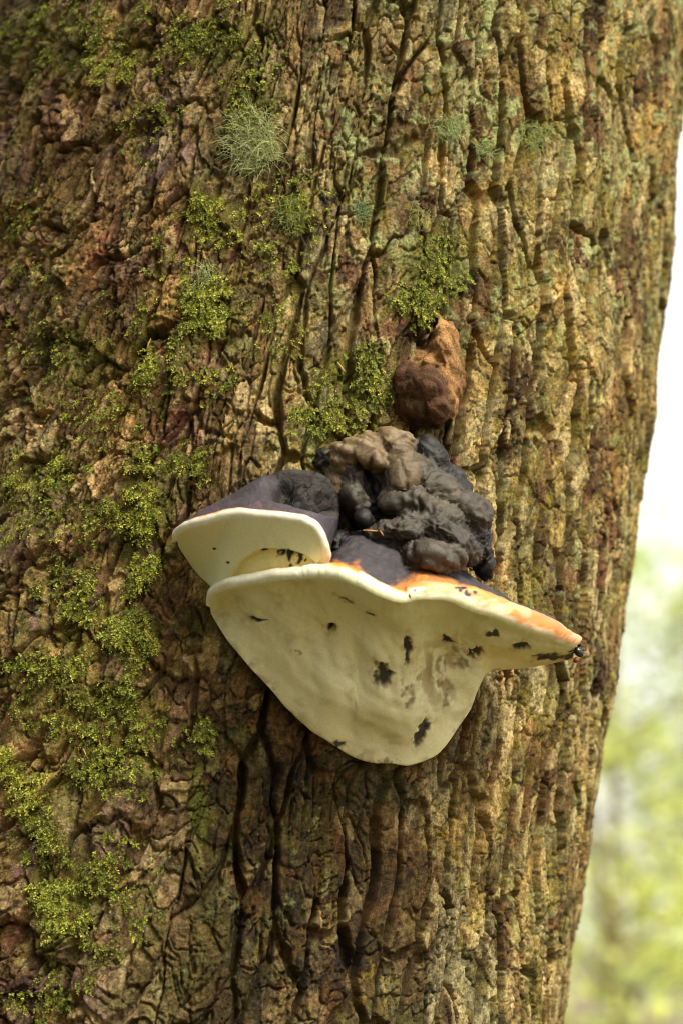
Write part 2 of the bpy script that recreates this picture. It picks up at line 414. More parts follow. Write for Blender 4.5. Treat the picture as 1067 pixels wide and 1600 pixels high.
def normals(G):
    du = np.gradient(G, axis=1); dv = np.gradient(G, axis=0)
    n = np.cross(du, dv); n /= np.linalg.norm(n, axis=-1, keepdims=True) + 1e-12
    return n

def blot(px, py, spots, seed):
    """0..1 mask of stains: (x, y, rx, ry, tilt)"""
    m = np.zeros(px.shape)
    wx = 9 * fbm(px / 8, py / 8, seed, 4); wy = 9 * fbm(px / 9 + 40, py / 9, seed + 5, 3)
    for (x, y, rx, ry, a) in spots:
        ca, sa = math.cos(math.radians(a)), math.sin(math.radians(a))
        k = min(1.0, min(rx, ry) / 6)
        dx = px - x + wx * k; dy = py - y + wy * k
        ex = (dx * ca + dy * sa) / rx; ey = (-dx * sa + dy * ca) / ry
        m = np.maximum(m, sstep(1.25, 0.65, np.sqrt(ex * ex + ey * ey)))
    return m

cream = lin(240, 233, 188); pale = lin(244, 238, 214); yolk = lin(214, 186, 92); rust = lin(202, 112, 44); orange_c = lin(226, 132, 52)
purple = lin(56, 50, 56); blackish = lin(34, 30, 30); brown = lin(92, 58, 30)

# ---- the large conk
N = 440
tB = [0, .03, .07, .12, .17, .22, .28, .33, .38, .43, .47, .51, .55, .60, .65, .70, .78, .88, 1.0]
rim = [(328, 948, -.035), (336, 930, -.048), (370, 919, -.066), (400, 912, -.078), (430, 908, -.088), (460, 905, -.097), (488, 904, -.104), (512, 904, -.110),
       (540, 908, -.116), (565, 918, -.118), (590, 931, -.118), (612, 939, -.116), (632, 942, -.112), (655, 936, -.110), (702, 938, -.098), (731, 954, -.086),
       (780, 968, -.068), (840, 992, -.044), (897, 1012, -.012)]
bot = [(330, 958, -.016), (338, 972, -.014), (352, 994, -.026), (368, 1016, -.032), (388, 1040, -.034), (420, 1074, -.034), (452, 1112, -.032), (482, 1138, -.030), (512, 1158, -.028),
       (545, 1178, -.016), (575, 1191, -.014), (612, 1191, -.012), (645, 1195, -.008), (678, 1183, -.002), (704, 1156, .004), (735, 1105, .014), (757, 1050, .036), (820, 1042, .034), (894, 1028, .004)]
lip = [(327, 944, -.030), (333, 916, -.040), (362, 903, -.056), (400, 896, -.068), (432, 893, -.078), (460, 891, -.086), (486, 890, -.092), (512, 890, -.096),
       (536, 889, -.100), (562, 902, -.104), (588, 917, -.104), (612, 927, -.102), (629, 929, -.100), (650, 912, -.092), (702, 917, -.080), (735, 917, -.066),
       (795, 944, -.046), (858, 967, -.022), (901, 1000, .002)]
tp = [(330, 944, -.004), (340, 926, -.004), (370, 914, -.006), (400, 908, -.010), (430, 904, -.014), (465, 898, -.014), (500, 872, -.008), (525, 840, .0),
      (548, 828, .004), (580, 826, .008), (605, 828, .012), (630, 832, .014), (660, 868, .012), (700, 896, .014), (735, 908, .020), (770, 930, .030),
      (812, 950, .036), (862, 962, .034), (897, 1000, .012)]
cB, cR, cU, cT = (curve_by(c, tB, N) for c in (bot, rim, lip, tp))
tt = np.linspace(0, 1, N)
wob = 3.4 * fbm(tt * 24, tt * 0 + 2.5, 203, 4)
cR[:, 1] += wob * 0.6; cU[:, 1] += wob + 1.8 * fbm(tt * 40, tt * 0 + 8.5, 205, 2)
cB[:, 1] += 6.0 * fbm(tt * 11, tt * 0 + 4.5, 207, 3) * np.sin(np.pi * tt); cB[:, 0] += 4 * fbm(tt * 12, tt * 0 + 6.5, 209, 3) * np.sin(np.pi * tt)
B3, R3, U3, T3 = w3(cB), w3(cR), w3(cU), w3(cT)
# control point of the flare: steep below, running out flat to the lip
mid = 0.42 * cB + 0.58 * cR; mid[:, 1] = 0.14 * cB[:, 1] + 0.86 * cR[:, 1]; mid[:, 2] = 0.78 * cB[:, 2] + 0.22 * cR[:, 2]
wing = sstep(0.66, 0.80, tt)[:, None]
mid = mid * (1 - wing) + (0.5 * cB + 0.5 * cR) * wing
M3 = w3(mid)
rows = []
for k in range(6):                                            # rolled lower edge, back into the trunk
    a = (k / 6.0) * math.pi / 2
    inn = B3 + FWD * 0.05 * (1 - math.sin(a)) * (1 - 0.6 * wing) + UPV * 0.006 * (1 - math.cos(a) * 1.0) - UPV * 0.006 + UPV * 0.004 * math.cos(a)
    rows.append(inn)
NU = 200
for k in range(NU):
    w = k / (NU - 1.0)
    rows.append((1 - w) ** 2 * B3 + 2 * w * (1 - w) * M3 + w * w * R3)
G = np.array(rows)
nn = normals(G)
if (nn[100, 200] @ FWD) > 0: nn = -nn
gx, gy, _ = proj(G)
amp = np.concatenate([np.zeros(6), np.sin(np.pi * np.linspace(0, 1, NU)) ** 0.7])[:, None] * np.clip(np.sin(np.pi * tt) * 4, 0, 1)[None]
dis = 0.010 * fbm3(G, 0.045, 211, 2) + 0.0042 * fbm3(G, 0.02, 215, 3)
# old growth folds near the lower edge and a soft swelling in the middle
dis = dis - 0.008 * np.exp(-((gx - 690) / 40) ** 2 - ((gy - 1045) / 40) ** 2) + 0.018 * np.exp(-((gx - 585) / 120) ** 2 - ((gy - 1110) / 60) ** 2) + 0.006 * np.exp(-((gx - 545) / 60) ** 2 - ((gy - 1065) / 55) ** 2) - 0.004 * np.exp(-((gx - 690) / 50) ** 2 - ((gy - 1060) / 60) ** 2)
dis = dis + 0.003 * np.exp(-((gx - 455) / 40) ** 2 - ((gy - 1030) / 30) ** 2)
hole = np.exp(-(((gx - 517) / 6.5) ** 2 + ((gy - 981) / 5.5) ** 2) ** 1.5)
dent = np.exp(-(((gx - 517) / 22) ** 2 + ((gy - 982) / 17) ** 2))
amp2 = np.clip(amp * 2, 0, 1)
pit = blot(gx, gy, [(541, 934, 12, 3, 14), (404, 966, 14, 3, 8), (597, 1040, 12, 20, -8), (634, 1012, 5, 22, 8), (653, 1140, 9, 24, 12), (700, 999, 11, 5, 4), (741, 1013, 13, 6, -18), (812, 1005, 14, 4, 8), (708, 1034, 18, 10, -10), (528, 1164, 10, 6, 15)], 221)
zone = np.sin(np.linspace(0, 1, G.shape[0])[:, None] * 34 + 2.0 * fbm(gx / 60, gy / 60, 219, 2)) * sstep(0.45, 0.9, np.linspace(0, 1, G.shape[0]))[:, None]
G = G + nn * (0.0005 * zone * amp - 0.0026 * pit * amp2 + dis * amp - 0.010 * hole * amp2 - 0.003 * dent * amp2)[..., None]
black_spots = [(541, 934, 13, 3.4, 14), (404, 966, 15, 3.0, 8), (581, 953, 8, 3, 25), (597, 1040, 12, 20, -8), (634, 1012, 5, 22, 8),
               (653, 1140, 9, 24, 12), (664, 1126, 9, 5, -20), (768, 985, 10, 3.2, 4), (700, 999, 11, 5, 4), (741, 1013, 13, 6, -18), (812, 1005, 14, 4, 8), (858, 1025, 26, 5, -5), (890, 1026, 14, 5, -8), (528, 1164, 10, 6, 15), (517, 981, 5, 4.5, 0), (352, 862, 3, 2, 0)]
brown_spots = [(632, 1072, 9, 26, 5), (708, 1034, 20, 14, -10), (720, 1040, 14, 9, 0), (690, 1062, 16, 5, -60), (668, 1084, 10, 4, -50), (650, 1052, 14, 6, -60), (610, 1190, 34, 6, 0), (700, 1090, 10, 20, 20), (712, 1010, 20, 7, 10),
               (465, 1012, 10, 5, 10), (688, 1045, 8, 20, 30)]
mb = blot(gx, gy, black_spots, 221); mr_ = blot(gx, gy, brown_spots, 231)
shade = sstep(0, 1, np.linspace(0, 1, G.shape[0]))[:, None]
greenish = lin(226, 224, 178)
C = cream * (1 - shade[..., None]) + greenish * shade[..., None] + np.zeros(G.shape)  # darker tone towards the lip, shading put into the colour
f1 = sstep(0.0, 0.55, fbm3(G, 0.035, 241, 3))[..., None] * (1 - 0.6 * shade[..., None])
C = C * (1 - 0.45 * f1) + yolk * 0.45 * f1
f2 = sstep(0.1, 0.6, fbm3(G, 0.05, 245, 3))[..., None]; C = C * (1 - 0.22 * f2) + lin(190, 190, 150) * 0.22 * f2
dirty = sstep(0.0, 0.6, fbm(gx / 12, gy / 16, 247, 4) + 0.2) * np.exp(-(((gx - 685) / 45) ** 2 + ((gy - 1055) / 50) ** 2))
C = C * (1 - 0.85 * dirty[..., None]) + lin(136, 104, 56) * 0.85 * dirty[..., None]
mr_ = mr_ * sstep(-0.25, 0.35, fbm(gx / 7, gy / 9, 249, 3)) * (1 - 0.15 * (gy < 1100) * (gx > 640))
C = C * (1 - 0.75 * mr_[..., None]) + brown * 0.75 * mr_[..., None]
halo = blot(gx, gy, [(x, y, rx * 1.3 + 3, ry * 1.3 + 4, a) for x, y, rx, ry, a in black_spots], 251) * sstep(-0.4, 0.4, fbm(gx / 9, gy / 9, 253, 3))
bru = sstep(0.15, 0.6, fbm(gx / 34, gy / 26, 255, 4))[..., None]; C = C * (1 - 0.45 * bru) + lin(176, 170, 112) * 0.45 * bru
edge = sstep(0.10, 0.0, np.linspace(0, 1, G.shape[0])[:, None] + 0.05 * fbm(gx / 14, gy / 14, 257, 3))[..., None] * sstep(-0.1, 0.4, fbm(gx / 18, gy / 18, 259, 3))[..., None]
C = C * (1 - 0.6 * edge) + lin(120, 92, 50) * 0.6 * edge  # brown bits and a painted contact shadow along the lower edge
C = C * (1 - 0.4 * halo[..., None]) + lin(170, 120, 50) * 0.4 * halo[..., None]
C = C * (1 - 0.95 * mb[..., None]) + blackish * 0.7 * 0.95 * mb[..., None]
conk = empty('bracket_fungus', w3(np.array([[610, 1190, 0.02]]))[0], 'large cream bracket fungus with orange lip and pitted underside', 'fungus', 'bracket fungi on the trunk')
child('pore_surface', G.reshape(-1, 3), grid_faces(*G.shape[:2]), C.reshape(-1, 3), M_PORE, conk)
# rounded lip between underside and cap
def lip_rows(R3, U3, bulge, n):
    out = []
    ctr = 0.5 * (R3 + U3)
    ax_ = R3 - ctr
    for k in range(n):
        a = math.pi * k / (n - 1)
        out.append(ctr + ax_ * math.cos(a) + bulge * math.sin(a))
    return np.array(out)
NL = 34
tang = np.gradient(R3, axis=0); tang /= np.linalg.norm(tang, axis=1, keepdims=True)
outw = np.cross(tang, U3 - R3); outw /= np.linalg.norm(outw, axis=1, keepdims=True) + 1e-9
outw *= np.sign(-(outw @ FWD))[:, None]
thick = np.linalg.norm(U3 - R3, axis=1)[:, None]
L = lip_rows(R3, U3, outw * np.minimum(thick * 0.5, 0.008), NL)
lx, ly, _ = proj(L)
L = L + outw[None] * (0.0012 * fbm3(L, 0.02, 261, 2) * np.sin(np.linspace(0, np.pi, NL))[:, None])[..., None]
rr = np.linspace(0, 1, NL)[:, None] + 0.24 * fbm(lx / 18, ly / 12, 263, 4) + np.zeros_like(lx)
right = sstep(600, 660, lx); far = sstep(780, 870, lx)
o0 = 0.50 - 0.22 * right - 0.14 * far
a1 = (sstep(o0 - 0.18, o0 + 0.16, rr) * sstep(488, 516, lx))[..., None]; a2 = sstep(0.93, 1.02, rr - 0.0 * right)[..., None] * ((1 - right) * sstep(488, 510, lx))[..., None]
warm = (lin(204, 136, 62) * (1 - far[..., None]) + lin(194, 116, 40) * far[..., None]) * (0.85 + 0.5 * noise2(lx / 13, ly / 9, 265)[..., None])
lo = sstep(0.0, 0.32, rr)[..., None]
CL = (greenish * (1 - lo) + pale * lo) * (1 - a1) + warm * a1
pk = sstep(0.5, 0.8, noise2(lx / 20, ly / 12, 267))[..., None] * a1 * right[..., None]
CL = CL * (1 - 0.4 * pk) + lin(232, 190, 160) * 0.4 * pk  # pale pinkish highlights painted over the orange
CL = CL * (1 - a2) + purple * a2
sp = blot(lx, ly, [(649, 922, 4, 2, -20), (731, 927, 6, 4, 30), (742, 926, 4, 3, 0), (720, 920, 9, 3, 0), (640, 931, 2, 3, 0)], 269)[..., None]
CL = CL * (1 - sp) + blackish * sp
child('lip', L.reshape(-1, 3), grid_faces(*L.shape[:2]), CL.reshape(-1, 3), M_LIP, conk)
# cap
NT = 60
rows = []
for k in range(NT):
    w = k / (NT - 1.0)
    rows.append(U3 * (1 - w) + T3 * w + UPV * 0.010 * math.sin(math.pi * w) * (np.clip(np.sin(np.pi * tt) * 3, 0, 1) * sstep(0.3, 0.42, tt) * sstep(0.72, 0.6, tt))[:, None])
Q = np.array(rows); nq = normals(Q)
if (nq[30, 220] @ UPV) < 0: nq = -nq
qx, qy, _ = proj(Q)
aq = np.sin(np.pi * np.linspace(0, 1, NT))[:, None]
Q = Q + nq * (aq * (0.006 * fbm3(Q, 0.035, 271, 3) + 0.003 * fbm3(Q, 0.010, 275, 3)))[..., None]
wr = np.linspace(0, 1, NT)[:, None] + 0 * qx
rq = sstep(600, 660, qx)
ed = sstep(0.10 + 0.22 * rq, 0.02 + 0.08 * rq, wr + 0.12 * fbm(qx / 20, qy / 12, 277, 3))[..., None]
CQ = purple * (0.75 + 0.6 * noise2(qx / 8, qy / 5, 279)[..., None]) * (1 - ed) + lin(186, 116, 56) * ed
lj = sstep(512, 490, qx)[..., None]; CQ = CQ * (1 - lj) + lin(226, 196, 110) * lj
child('cap', Q.reshape(-1, 3), grid_faces(*Q.shape[:2]), CQ.reshape(-1, 3), M_CAP, conk)

# ---- the small conk above it
N2 = 320
tS = [0, .06, .13, .20, .27, .34, .41, .49, .57, .66, .72, .78, .84, .90, .95, 1.0]
rim2 = [(277, 846, -.030), (279, 836, -.040), (292, 828, -.050), (310, 824, -.058), (330, 820, -.066), (352, 813, -.074), (372, 809, -.080), (400, 811, -.088), (438, 814, -.096), (474, 818, -.102),
        (490, 827, -.103), (498, 840, -.102), (503, 854, -.100), (505, 868, -.096), (501, 879, -.090), (498, 886, -.084)]
lip2 = [(275, 842, -.024), (276, 831, -.032), (290, 820, -.042), (310, 811, -.050), (330, 805, -.058), (352, 799, -.066), (374, 796, -.072), (400, 799, -.080), (436, 803, -.088), (474, 808, -.094),
        (494, 818, -.096), (504, 834, -.095), (509, 852, -.092), (511, 868, -.086), (506, 881, -.080), (501, 888, -.074)]
bot2 = [(279, 852, -.014), (286, 864, -.010), (294, 876, -.008), (302, 888, -.008), (312, 900, -.010), (322, 908, -.014), (336, 918, -.040), (356, 912, -.052), (380, 906, -.062), (404, 903, -.070),
        (426, 901, -.077), (446, 900, -.083), (464, 899, -.087), (480, 898, -.089), (490, 896, -.090), (498, 893, -.088)]
top2 = [(278, 838, -.008), (292, 822, -.006), (318, 802, -.006), (345, 787, -.008), (372, 773, -.010), (398, 757, -.014), (418, 744, -.018), (436, 735, -.022), (462, 733, -.024), (494, 737, -.024),
        (513, 746, -.022), (526, 766, -.020), (531, 792, -.022), (528, 822, -.026), (518, 850, -.036), (506, 876, -.050)]
b2, r2, l2, t2 = (curve_by(c, tS, N2) for c in (bot2, rim2, lip2, top2))
s2 = np.linspace(0, 1, N2)
wb = 1.2 * fbm(s2 * 20, s2 * 0 + 2.5, 303, 3) * np.sin(np.pi * s2)
r2[:, 1] += wb * 0.7; l2[:, 1] += wb + 0.9 * fbm(s2 * 34, s2 * 0 + 7.5, 305, 2)
b23, r23, l23, t23 = w3(b2), w3(r2), w3(l2), w3(t2)
m2 = 0.5 * b2 + 0.5 * r2; m2[:, 1] -= 4; m2[:, 2] = 0.42 * b2[:, 2] + 0.58 * r2[:, 2]
m23 = w3(m2)
rows = [b23 + FWD * 0.03 - UPV * 0.003, b23 + FWD * 0.015 - UPV * 0.003]
NS = 130
for k in range(NS):
    w = k / (NS - 1.0)
    rows.append((1 - w) ** 2 * b23 + 2 * w * (1 - w) * m23 + w * w * r23)
G = np.array(rows); nn = normals(G)
if (nn[60, 160] @ FWD) > 0: nn = -nn
gx, gy, _ = proj(G)
# the swollen yellow stalk that joins it to the large conk below
ell = np.sqrt(((gx - 432) / 74) ** 2 + ((gy - 908) / 52) ** 2) + 0.04 * fbm(gx / 20, gy / 20, 307, 2)
inn = sstep(1.0, 0.93, ell)
amp = np.concatenate([[0, 0], np.sin(np.pi * np.linspace(0, 1, NS))])[:, None]
dis = amp * (0.0016 * fbm3(G, 0.04, 311, 2) + 0.0005 * fbm3(G, 0.01, 315, 2)) - 0.0035 * inn * sstep(0.45, 1, ell) + 0.002 * inn * sstep(0.9, 0.2, ell)
G = G + nn * dis[..., None]
C = lin(234, 230, 182) + np.zeros(G.shape)
ff = sstep(0, 0.6, fbm3(G, 0.03, 321, 3))[..., None]; C = C * (1 - 0.2 * ff) + lin(200, 198, 120) * 0.2 * ff
C = C * (1 - inn[..., None]) + lin(242, 222, 146) * inn[..., None]
rs = sstep(0.0, 0.5, fbm(gx / 10, gy / 8, 323, 4) + 0.15) * np.exp(-(((gx - 455) / 34) ** 2 + ((gy - 888) / 10) ** 2))
C = C * (1 - 0.5 * rs[..., None]) + lin(196, 116, 36) * 0.5 * rs[..., None]
r3 = np.exp(-(((gx - 470) / 60) ** 2 + ((gy - 900) / 7) ** 2)); C = C * (1 - 0.6 * r3[..., None]) + lin(226, 170, 80) * 0.6 * r3[..., None]
bs = blot(gx, gy, [(440, 865, 6, 6, 0), (453, 866, 5, 8, -20), (466, 873, 5, 11, -20), (455, 880, 4, 4, 0), (410, 861, 7, 2, -10), (415, 896, 4, 3, 0), (479, 888, 3, 3, 0), (336, 858, 3, 1.6, -10), (357, 879, 3, 1.6, 0), (476, 878, 2, 2, 0), (418, 893, 3, 2, 0)], 331)[..., None]
C = C * (1 - bs) + lin(48, 34, 24) * bs
conk2 = empty('bracket_fungus', w3(np.array([[400, 911, -0.01]]))[0], 'small cream bracket fungus with dark purple cap, on top of the large one', 'fungus', 'bracket fungi on the trunk')
child('pore_surface', G.reshape(-1, 3), grid_faces(*G.shape[:2]), C.reshape(-1, 3), M_PORE, conk2)
tang = np.gradient(r23, axis=0); tang /= np.linalg.norm(tang, axis=1, keepdims=True)
ow = np.cross(tang, l23 - r23); ow /= np.linalg.norm(ow, axis=1, keepdims=True) + 1e-9
ow *= np.sign(-(ow @ FWD))[:, None]
th2 = np.linalg.norm(l23 - r23, axis=1)[:, None]
L = lip_rows(r23, l23, ow * np.minimum(th2 * 0.5, 0.005), 26)
lx, ly, _ = proj(L)
rr = np.linspace(0, 1, 26)[:, None] + 0.12 * fbm(lx / 16, ly / 10, 341, 3) + 0 * lx
a1 = sstep(0.46, 0.70, rr)[..., None]; a2 = sstep(0.97, 1.05, rr)[..., None]
CL = (pale * (1 - a1) + lin(206, 140, 84) * a1) * (1 - a2) + purple * a2
child('lip', L.reshape(-1, 3), grid_faces(*L.shape[:2]), CL.reshape(-1, 3), M_LIP, conk2)
rows = []
for k in range(70):
    w = k / 69.0
    bul = 0.012 * math.sin(math.pi * w) - 0.010 * math.sin(math.pi * w) ** 2 * 1.2
    rows.append(l23 * (1 - w) + t23 * w + (UPV * bul)[None] * np.clip(np.sin(np.pi * s2) * 3, 0, 1)[:, None])
for k in range(1, 9):
    rows.append(t23 + FWD * 0.007 * k - UPV * 0.0006 * k * k)
Q = np.array(rows); nq = normals(Q)
if (nq[30, 160] @ FWD) > 0: nq = -nq
qx, qy, _ = proj(Q)
aq = np.concatenate([np.sin(np.pi * np.linspace(0, 1, 70)) ** 0.6, np.full(8, 0.6)])[:, None]
rough = sstep(404, 432, qx - 0.2 * (qy - 740) + 8 * fbm(qx / 14, qy / 14, 353, 2)) * sstep(792, 778, qy - 0.25 * (qx - 450))
Q = Q + nq * (aq * (0.003 * fbm3(Q, 0.03, 351, 2) + rough * (0.022 * fbm3(Q, 0.02, 355, 4) - 0.018)))[..., None]
CQ = lin(70, 62, 70) * (0.75 + 0.5 * noise2(qx / 9, qy / 6, 357)[..., None])
CQ = CQ * (1 - rough[..., None]) + lin(34, 28, 25) * (0.5 + 1.0 * noise2(qx / 5, qy / 5, 359)[..., None]) * rough[..., None]
pk = sstep(0.5, 0.8, noise2(qx / 14, qy / 7, 361))[..., None] * np.exp(-((qy - 795) / 8) ** 2)[..., None]
CQ = CQ * (1 - 0.4 * pk) + lin(120, 72, 90) * 0.4 * pk
child('cap', Q.reshape(-1, 3), grid_faces(*Q.shape[:2]), CQ.reshape(-1, 3), M_CAP, conk2)

# ---- lumpy old growth: ellipsoids fused by a voxel remesh, then ridged
def fused(lumps, voxel, smooth_it):
    """lumps: (px, py, depth offset, rx px, ry px, rz m, roll deg, colour)"""
    bmV, bmF, off = [], [], 0
    th = np.linspace(0, 2 * np.pi, 20, endpoint=False); ph = np.linspace(0, np.pi, 12)
    for (x, y, dz, rx, ry, rz, roll, col) in lumps:
        c = PW(x, y, D0 + dz); s = K * (D0 + dz); a = math.radians(roll)
        X = RGT * math.cos(a) + UPV * math.sin(a); Y = -RGT * math.sin(a) + UPV * math.cos(a)
        T, Pp = np.meshgrid(th, ph)
        v = c + (np.sin(Pp) * np.cos(T) * rx * s)[..., None] * X + (np.cos(Pp) * ry * s)[..., None] * Y + (np.sin(Pp) * np.sin(T) * rz)[..., None] * FWD
        f = grid_faces(12, 20)
        i = np.arange(240).reshape(12, 20)
        f = np.concatenate([f, np.stack([i[:-1, -1], i[:-1, 0], i[1:, 0], i[1:, -1]], -1)])
        bmV.append(v.reshape(-1, 3)); bmF.append(f + off); off += 240
    me = mesh_np('lumps', np.concatenate(bmV), np.concatenate(bmF))
    o = bpy.data.objects.new('lumps', me); COL.objects.link(o)
    r = o.modifiers.new('r', 'REMESH'); r.mode = 'VOXEL'; r.voxel_size = voxel
    s = o.modifiers.new('s', 'SMOOTH'); s.iterations = smooth_it; s.factor = 0.5
    dg = bpy.context.evaluated_depsgraph_get(); ev = o.evaluated_get(dg); m = ev.to_mesh()
    V = np.empty(len(m.vertices) * 3, np.float32); m.vertices.foreach_get('co', V); V = V.reshape(-1, 3).astype(float)
    Nn = np.empty(len(m.vertices) * 3, np.float32); m.vertices.foreach_get('normal', Nn); Nn = Nn.reshape(-1, 3)
    F = np.empty(len(m.loops), np.int32); m.loops.foreach_get('vertex_index', F); F = F.reshape(-1, 4)
    ev.to_mesh_clear(); bpy.data.objects.remove(o); bpy.data.meshes.remove(me)
    W = np.zeros(len(V)); Cc = np.zeros((len(V), 3)); band = np.zeros(len(V))
    for i, (x, y, dz, rx, ry, rz, roll, col) in enumerate(lumps):
        q = V - PW(x, y, D0 + dz); s = K * (D0 + dz); a = math.radians(roll)
        X = RGT * math.cos(a) + UPV * math.sin(a); Y = -RGT * math.sin(a) + UPV * math.cos(a)
        e = np.sqrt(((q @ X) / (rx * s)) ** 2 + ((q @ Y) / (ry * s)) ** 2 + ((q @ FWD) / rz) ** 2)
        w = np.exp(-((e - 0.95) / 0.16) ** 2) + 1e-6
        W += w; Cc += w[:, None] * np.array(col); band += w * ((q @ Y) / 0.0042 + i)
    return V, Nn, F, Cc / W[:, None], band / W

TANK = lin(122, 102, 76); MIDK = lin(64, 56, 49); DRKK = lin(34, 31, 31); BLKK = lin(22, 20, 21)
def chain(pts, col, rz=0.9):
    """a fold: overlapping ellipsoids along a bent line of (px, py, depth offset, radius px)"""
    out = []
    for (x0, y0, d0_, r0), (x1, y1, d1, r1) in zip(pts[:-1], pts[1:]):
        n = max(2, int(math.hypot(x1 - x0, y1 - y0) / 9))
        for k in range(n):
            t = k / n
            rr_ = (r0 * (1 - t) + r1 * t) * random.uniform(0.9, 1.1)
            out.append((x0 + (x1 - x0) * t, y0 + (y1 - y0) * t, d0_ + (d1 - d0_) * t, rr_ * 1.05, rr_, rr_ * 0.0005 * 1.9 * rz, random.uniform(-20, 20), col))
    return out
lumps = [(640, 790, .026, 106, 88, .046, 0, DRKK), (640, 770, .012, 84, 66, .034, -10, DRKK), (655, 845, .004, 100, 50, .056, 0, BLKK), (600, 860, -.006, 84, 30, .050, 0, BLKK)]
lumps += chain([(522, 780, .0, 20), (524, 745, .0, 21), (540, 712, -.002, 20), (566, 702, -.006, 20), (588, 714, -.012, 18), (596, 726, -.012, 13)], TANK)
lumps += chain([(566, 700, .004, 18), (606, 688, .0, 20), (640, 694, .004, 18)], TANK)
lumps += chain([(548, 745, -.004, 20), (552, 775, -.010, 22), (566, 798, -.014, 16)], MIDK)
lumps += chain([(622, 706, .0, 24), (634, 738, -.010, 30), (628, 766, -.016, 25)], TANK * 0.6)
lumps += chain([(646, 734, -.006, 24), (676, 764, -.012, 26), (704, 786, -.012, 25), (736, 806, -.004, 27), (742, 824, -.002, 22)], MIDK)
lumps += chain([(610, 782, -.022, 20), (650, 784, -.026, 21), (690, 806, -.026, 23), (712, 822, -.022, 20)], MIDK)
lumps += chain([(664, 706, .010, 22), (684, 730, .010, 22), (702, 756, .008, 20)], DRKK)
lumps += chain([(572, 842, -.034, 13), (600, 832, -.042, 15), (634, 826, -.046, 18), (656, 836, -.046, 16)], MIDK)
lumps += chain([(640, 812, -.034, 18), (680, 824, -.038, 25), (718, 846, -.032, 24), (740, 874, -.018, 20)], MIDK)
lumps += chain([(636, 866, -.050, 18), (664, 872, -.056, 26), (694, 874, -.052, 22), (716, 866, -.040, 22)], MIDK * 1.1)
lumps += chain([(748, 840, -.004, 18), (756, 872, .0, 18), (760, 902, .006, 16)], BLKK)
lumps += chain([(500, 724, .010, 18), (512, 708, .008, 16)], DRKK)
lumps += chain([(530, 850, -.034, 20), (570, 868, -.050, 18), (612, 890, -.060, 16), (700, 900, -.046, 18)], BLKK)
lumps += [(568, 812, -.036, 12, 11, .012, 0, BLKK)]
V, Nn, F, Cc, band = fused(lumps, 0.0016, 10)
vx, vy, _ = proj(V)
ridge = np.sin(band * 2.1 + 2.4 * fbm3(V, 0.02, 401, 2))
V = V + Nn * (0.0011 * ridge + 0.0065 * fbm3(V, 0.026, 403, 3) + 0.0011 * fbm3(V, 0.006, 407, 3) - 0.0022 * sstep(0.10, 0.0, np.abs(fbm3(V, 0.016, 419, 2))))[:, None]
Cc = Cc * (1 + 0.35 * fbm3(V, 0.012, 411, 3) + 0.16 * ridge)[:, None]
dust = sstep(0.1, 0.5, fbm3(V, 0.014, 415, 4))[:, None] * 0.4
Cc = Cc * (1 - dust) + lin(150, 132, 98) * dust * (Cc.mean(1, keepdims=True) / 0.12).clip(0.25, 1.1)
knob = empty('old_fungus', w3(np.array([[640, 880, 0.03]]))[0], 'dark knobbly dead fungus mass, wrinkled, sitting above the large bracket', 'fungus')
child('knobbly_body', V, F, np.clip(Cc, 0.004, 0.7), M_KNOB, knob)

TANB = lin(176, 130, 84); BRNB = lin(86, 58, 40)
lumps = [(658, 612, .056, 74, 74, .036, 0, BRNB), (690, 570, .052, 34, 80, .026, -6, TANB * 0.8), (640, 600, .040, 34, 40, .030, 20, BRNB), (685, 498, .044, 8, 18, .014, 10, TANB), (688, 522, .038, 16, 24, .018, -4, TANB), (692, 546, .034, 20, 30, .022, -10, TANB), (696, 580, .034, 17, 40, .024, -4, TANB), (664, 566, .030, 26, 18, .022, 30, TANB * 0.8),
         (636, 586, .030, 22, 24, .024, 15, BRNB), (662, 606, .026, 42, 36, .032, -10, BRNB), (648, 636, .030, 40, 28, .030, 10, BRNB * 0.8), (680, 636, .026, 30, 26, .030, 0, BRNB), (706, 616, .038, 14, 50, .022, 6, TANB), (655, 656, .036, 44, 16, .024, 0, BRNB * 0.7), (616, 612, .044, 18, 44, .02, 0, BRNB), (712, 600, .048, 16, 70, .022, -4, TANB * 0.9)]
V, Nn, F, Cc, band = fused([(672 + (x - 672) * 0.9, y, dz + 0.008, rx * 0.88, ry * 0.95, rz, ro, co) for x, y, dz, rx, ry, rz, ro, co in lumps], 0.0015, 18)
V = V + Nn * (0.008 * fbm3(V, 0.02, 431, 4) + 0.0028 * fbm3(V, 0.005, 435, 3))[:, None]
Cc = Cc * (1 + 0.8 * fbm3(V, 0.008, 437, 4))[:, None]
ol = sstep(0.1, 0.6, fbm3(V, 0.02, 439, 3))[:, None] * 0.6
Cc = Cc * (1 - ol) + lin(104, 84, 52) * ol
burl = empty('burl', w3(np.array([[665, 660, 0.03]]))[0], 'tan pointed bark growth with rounded brown bulb, above the knobbly dead fungus', 'burl')
child('growth', V, F, np.clip(Cc, 0.004, 0.7), M_BARK, burl)

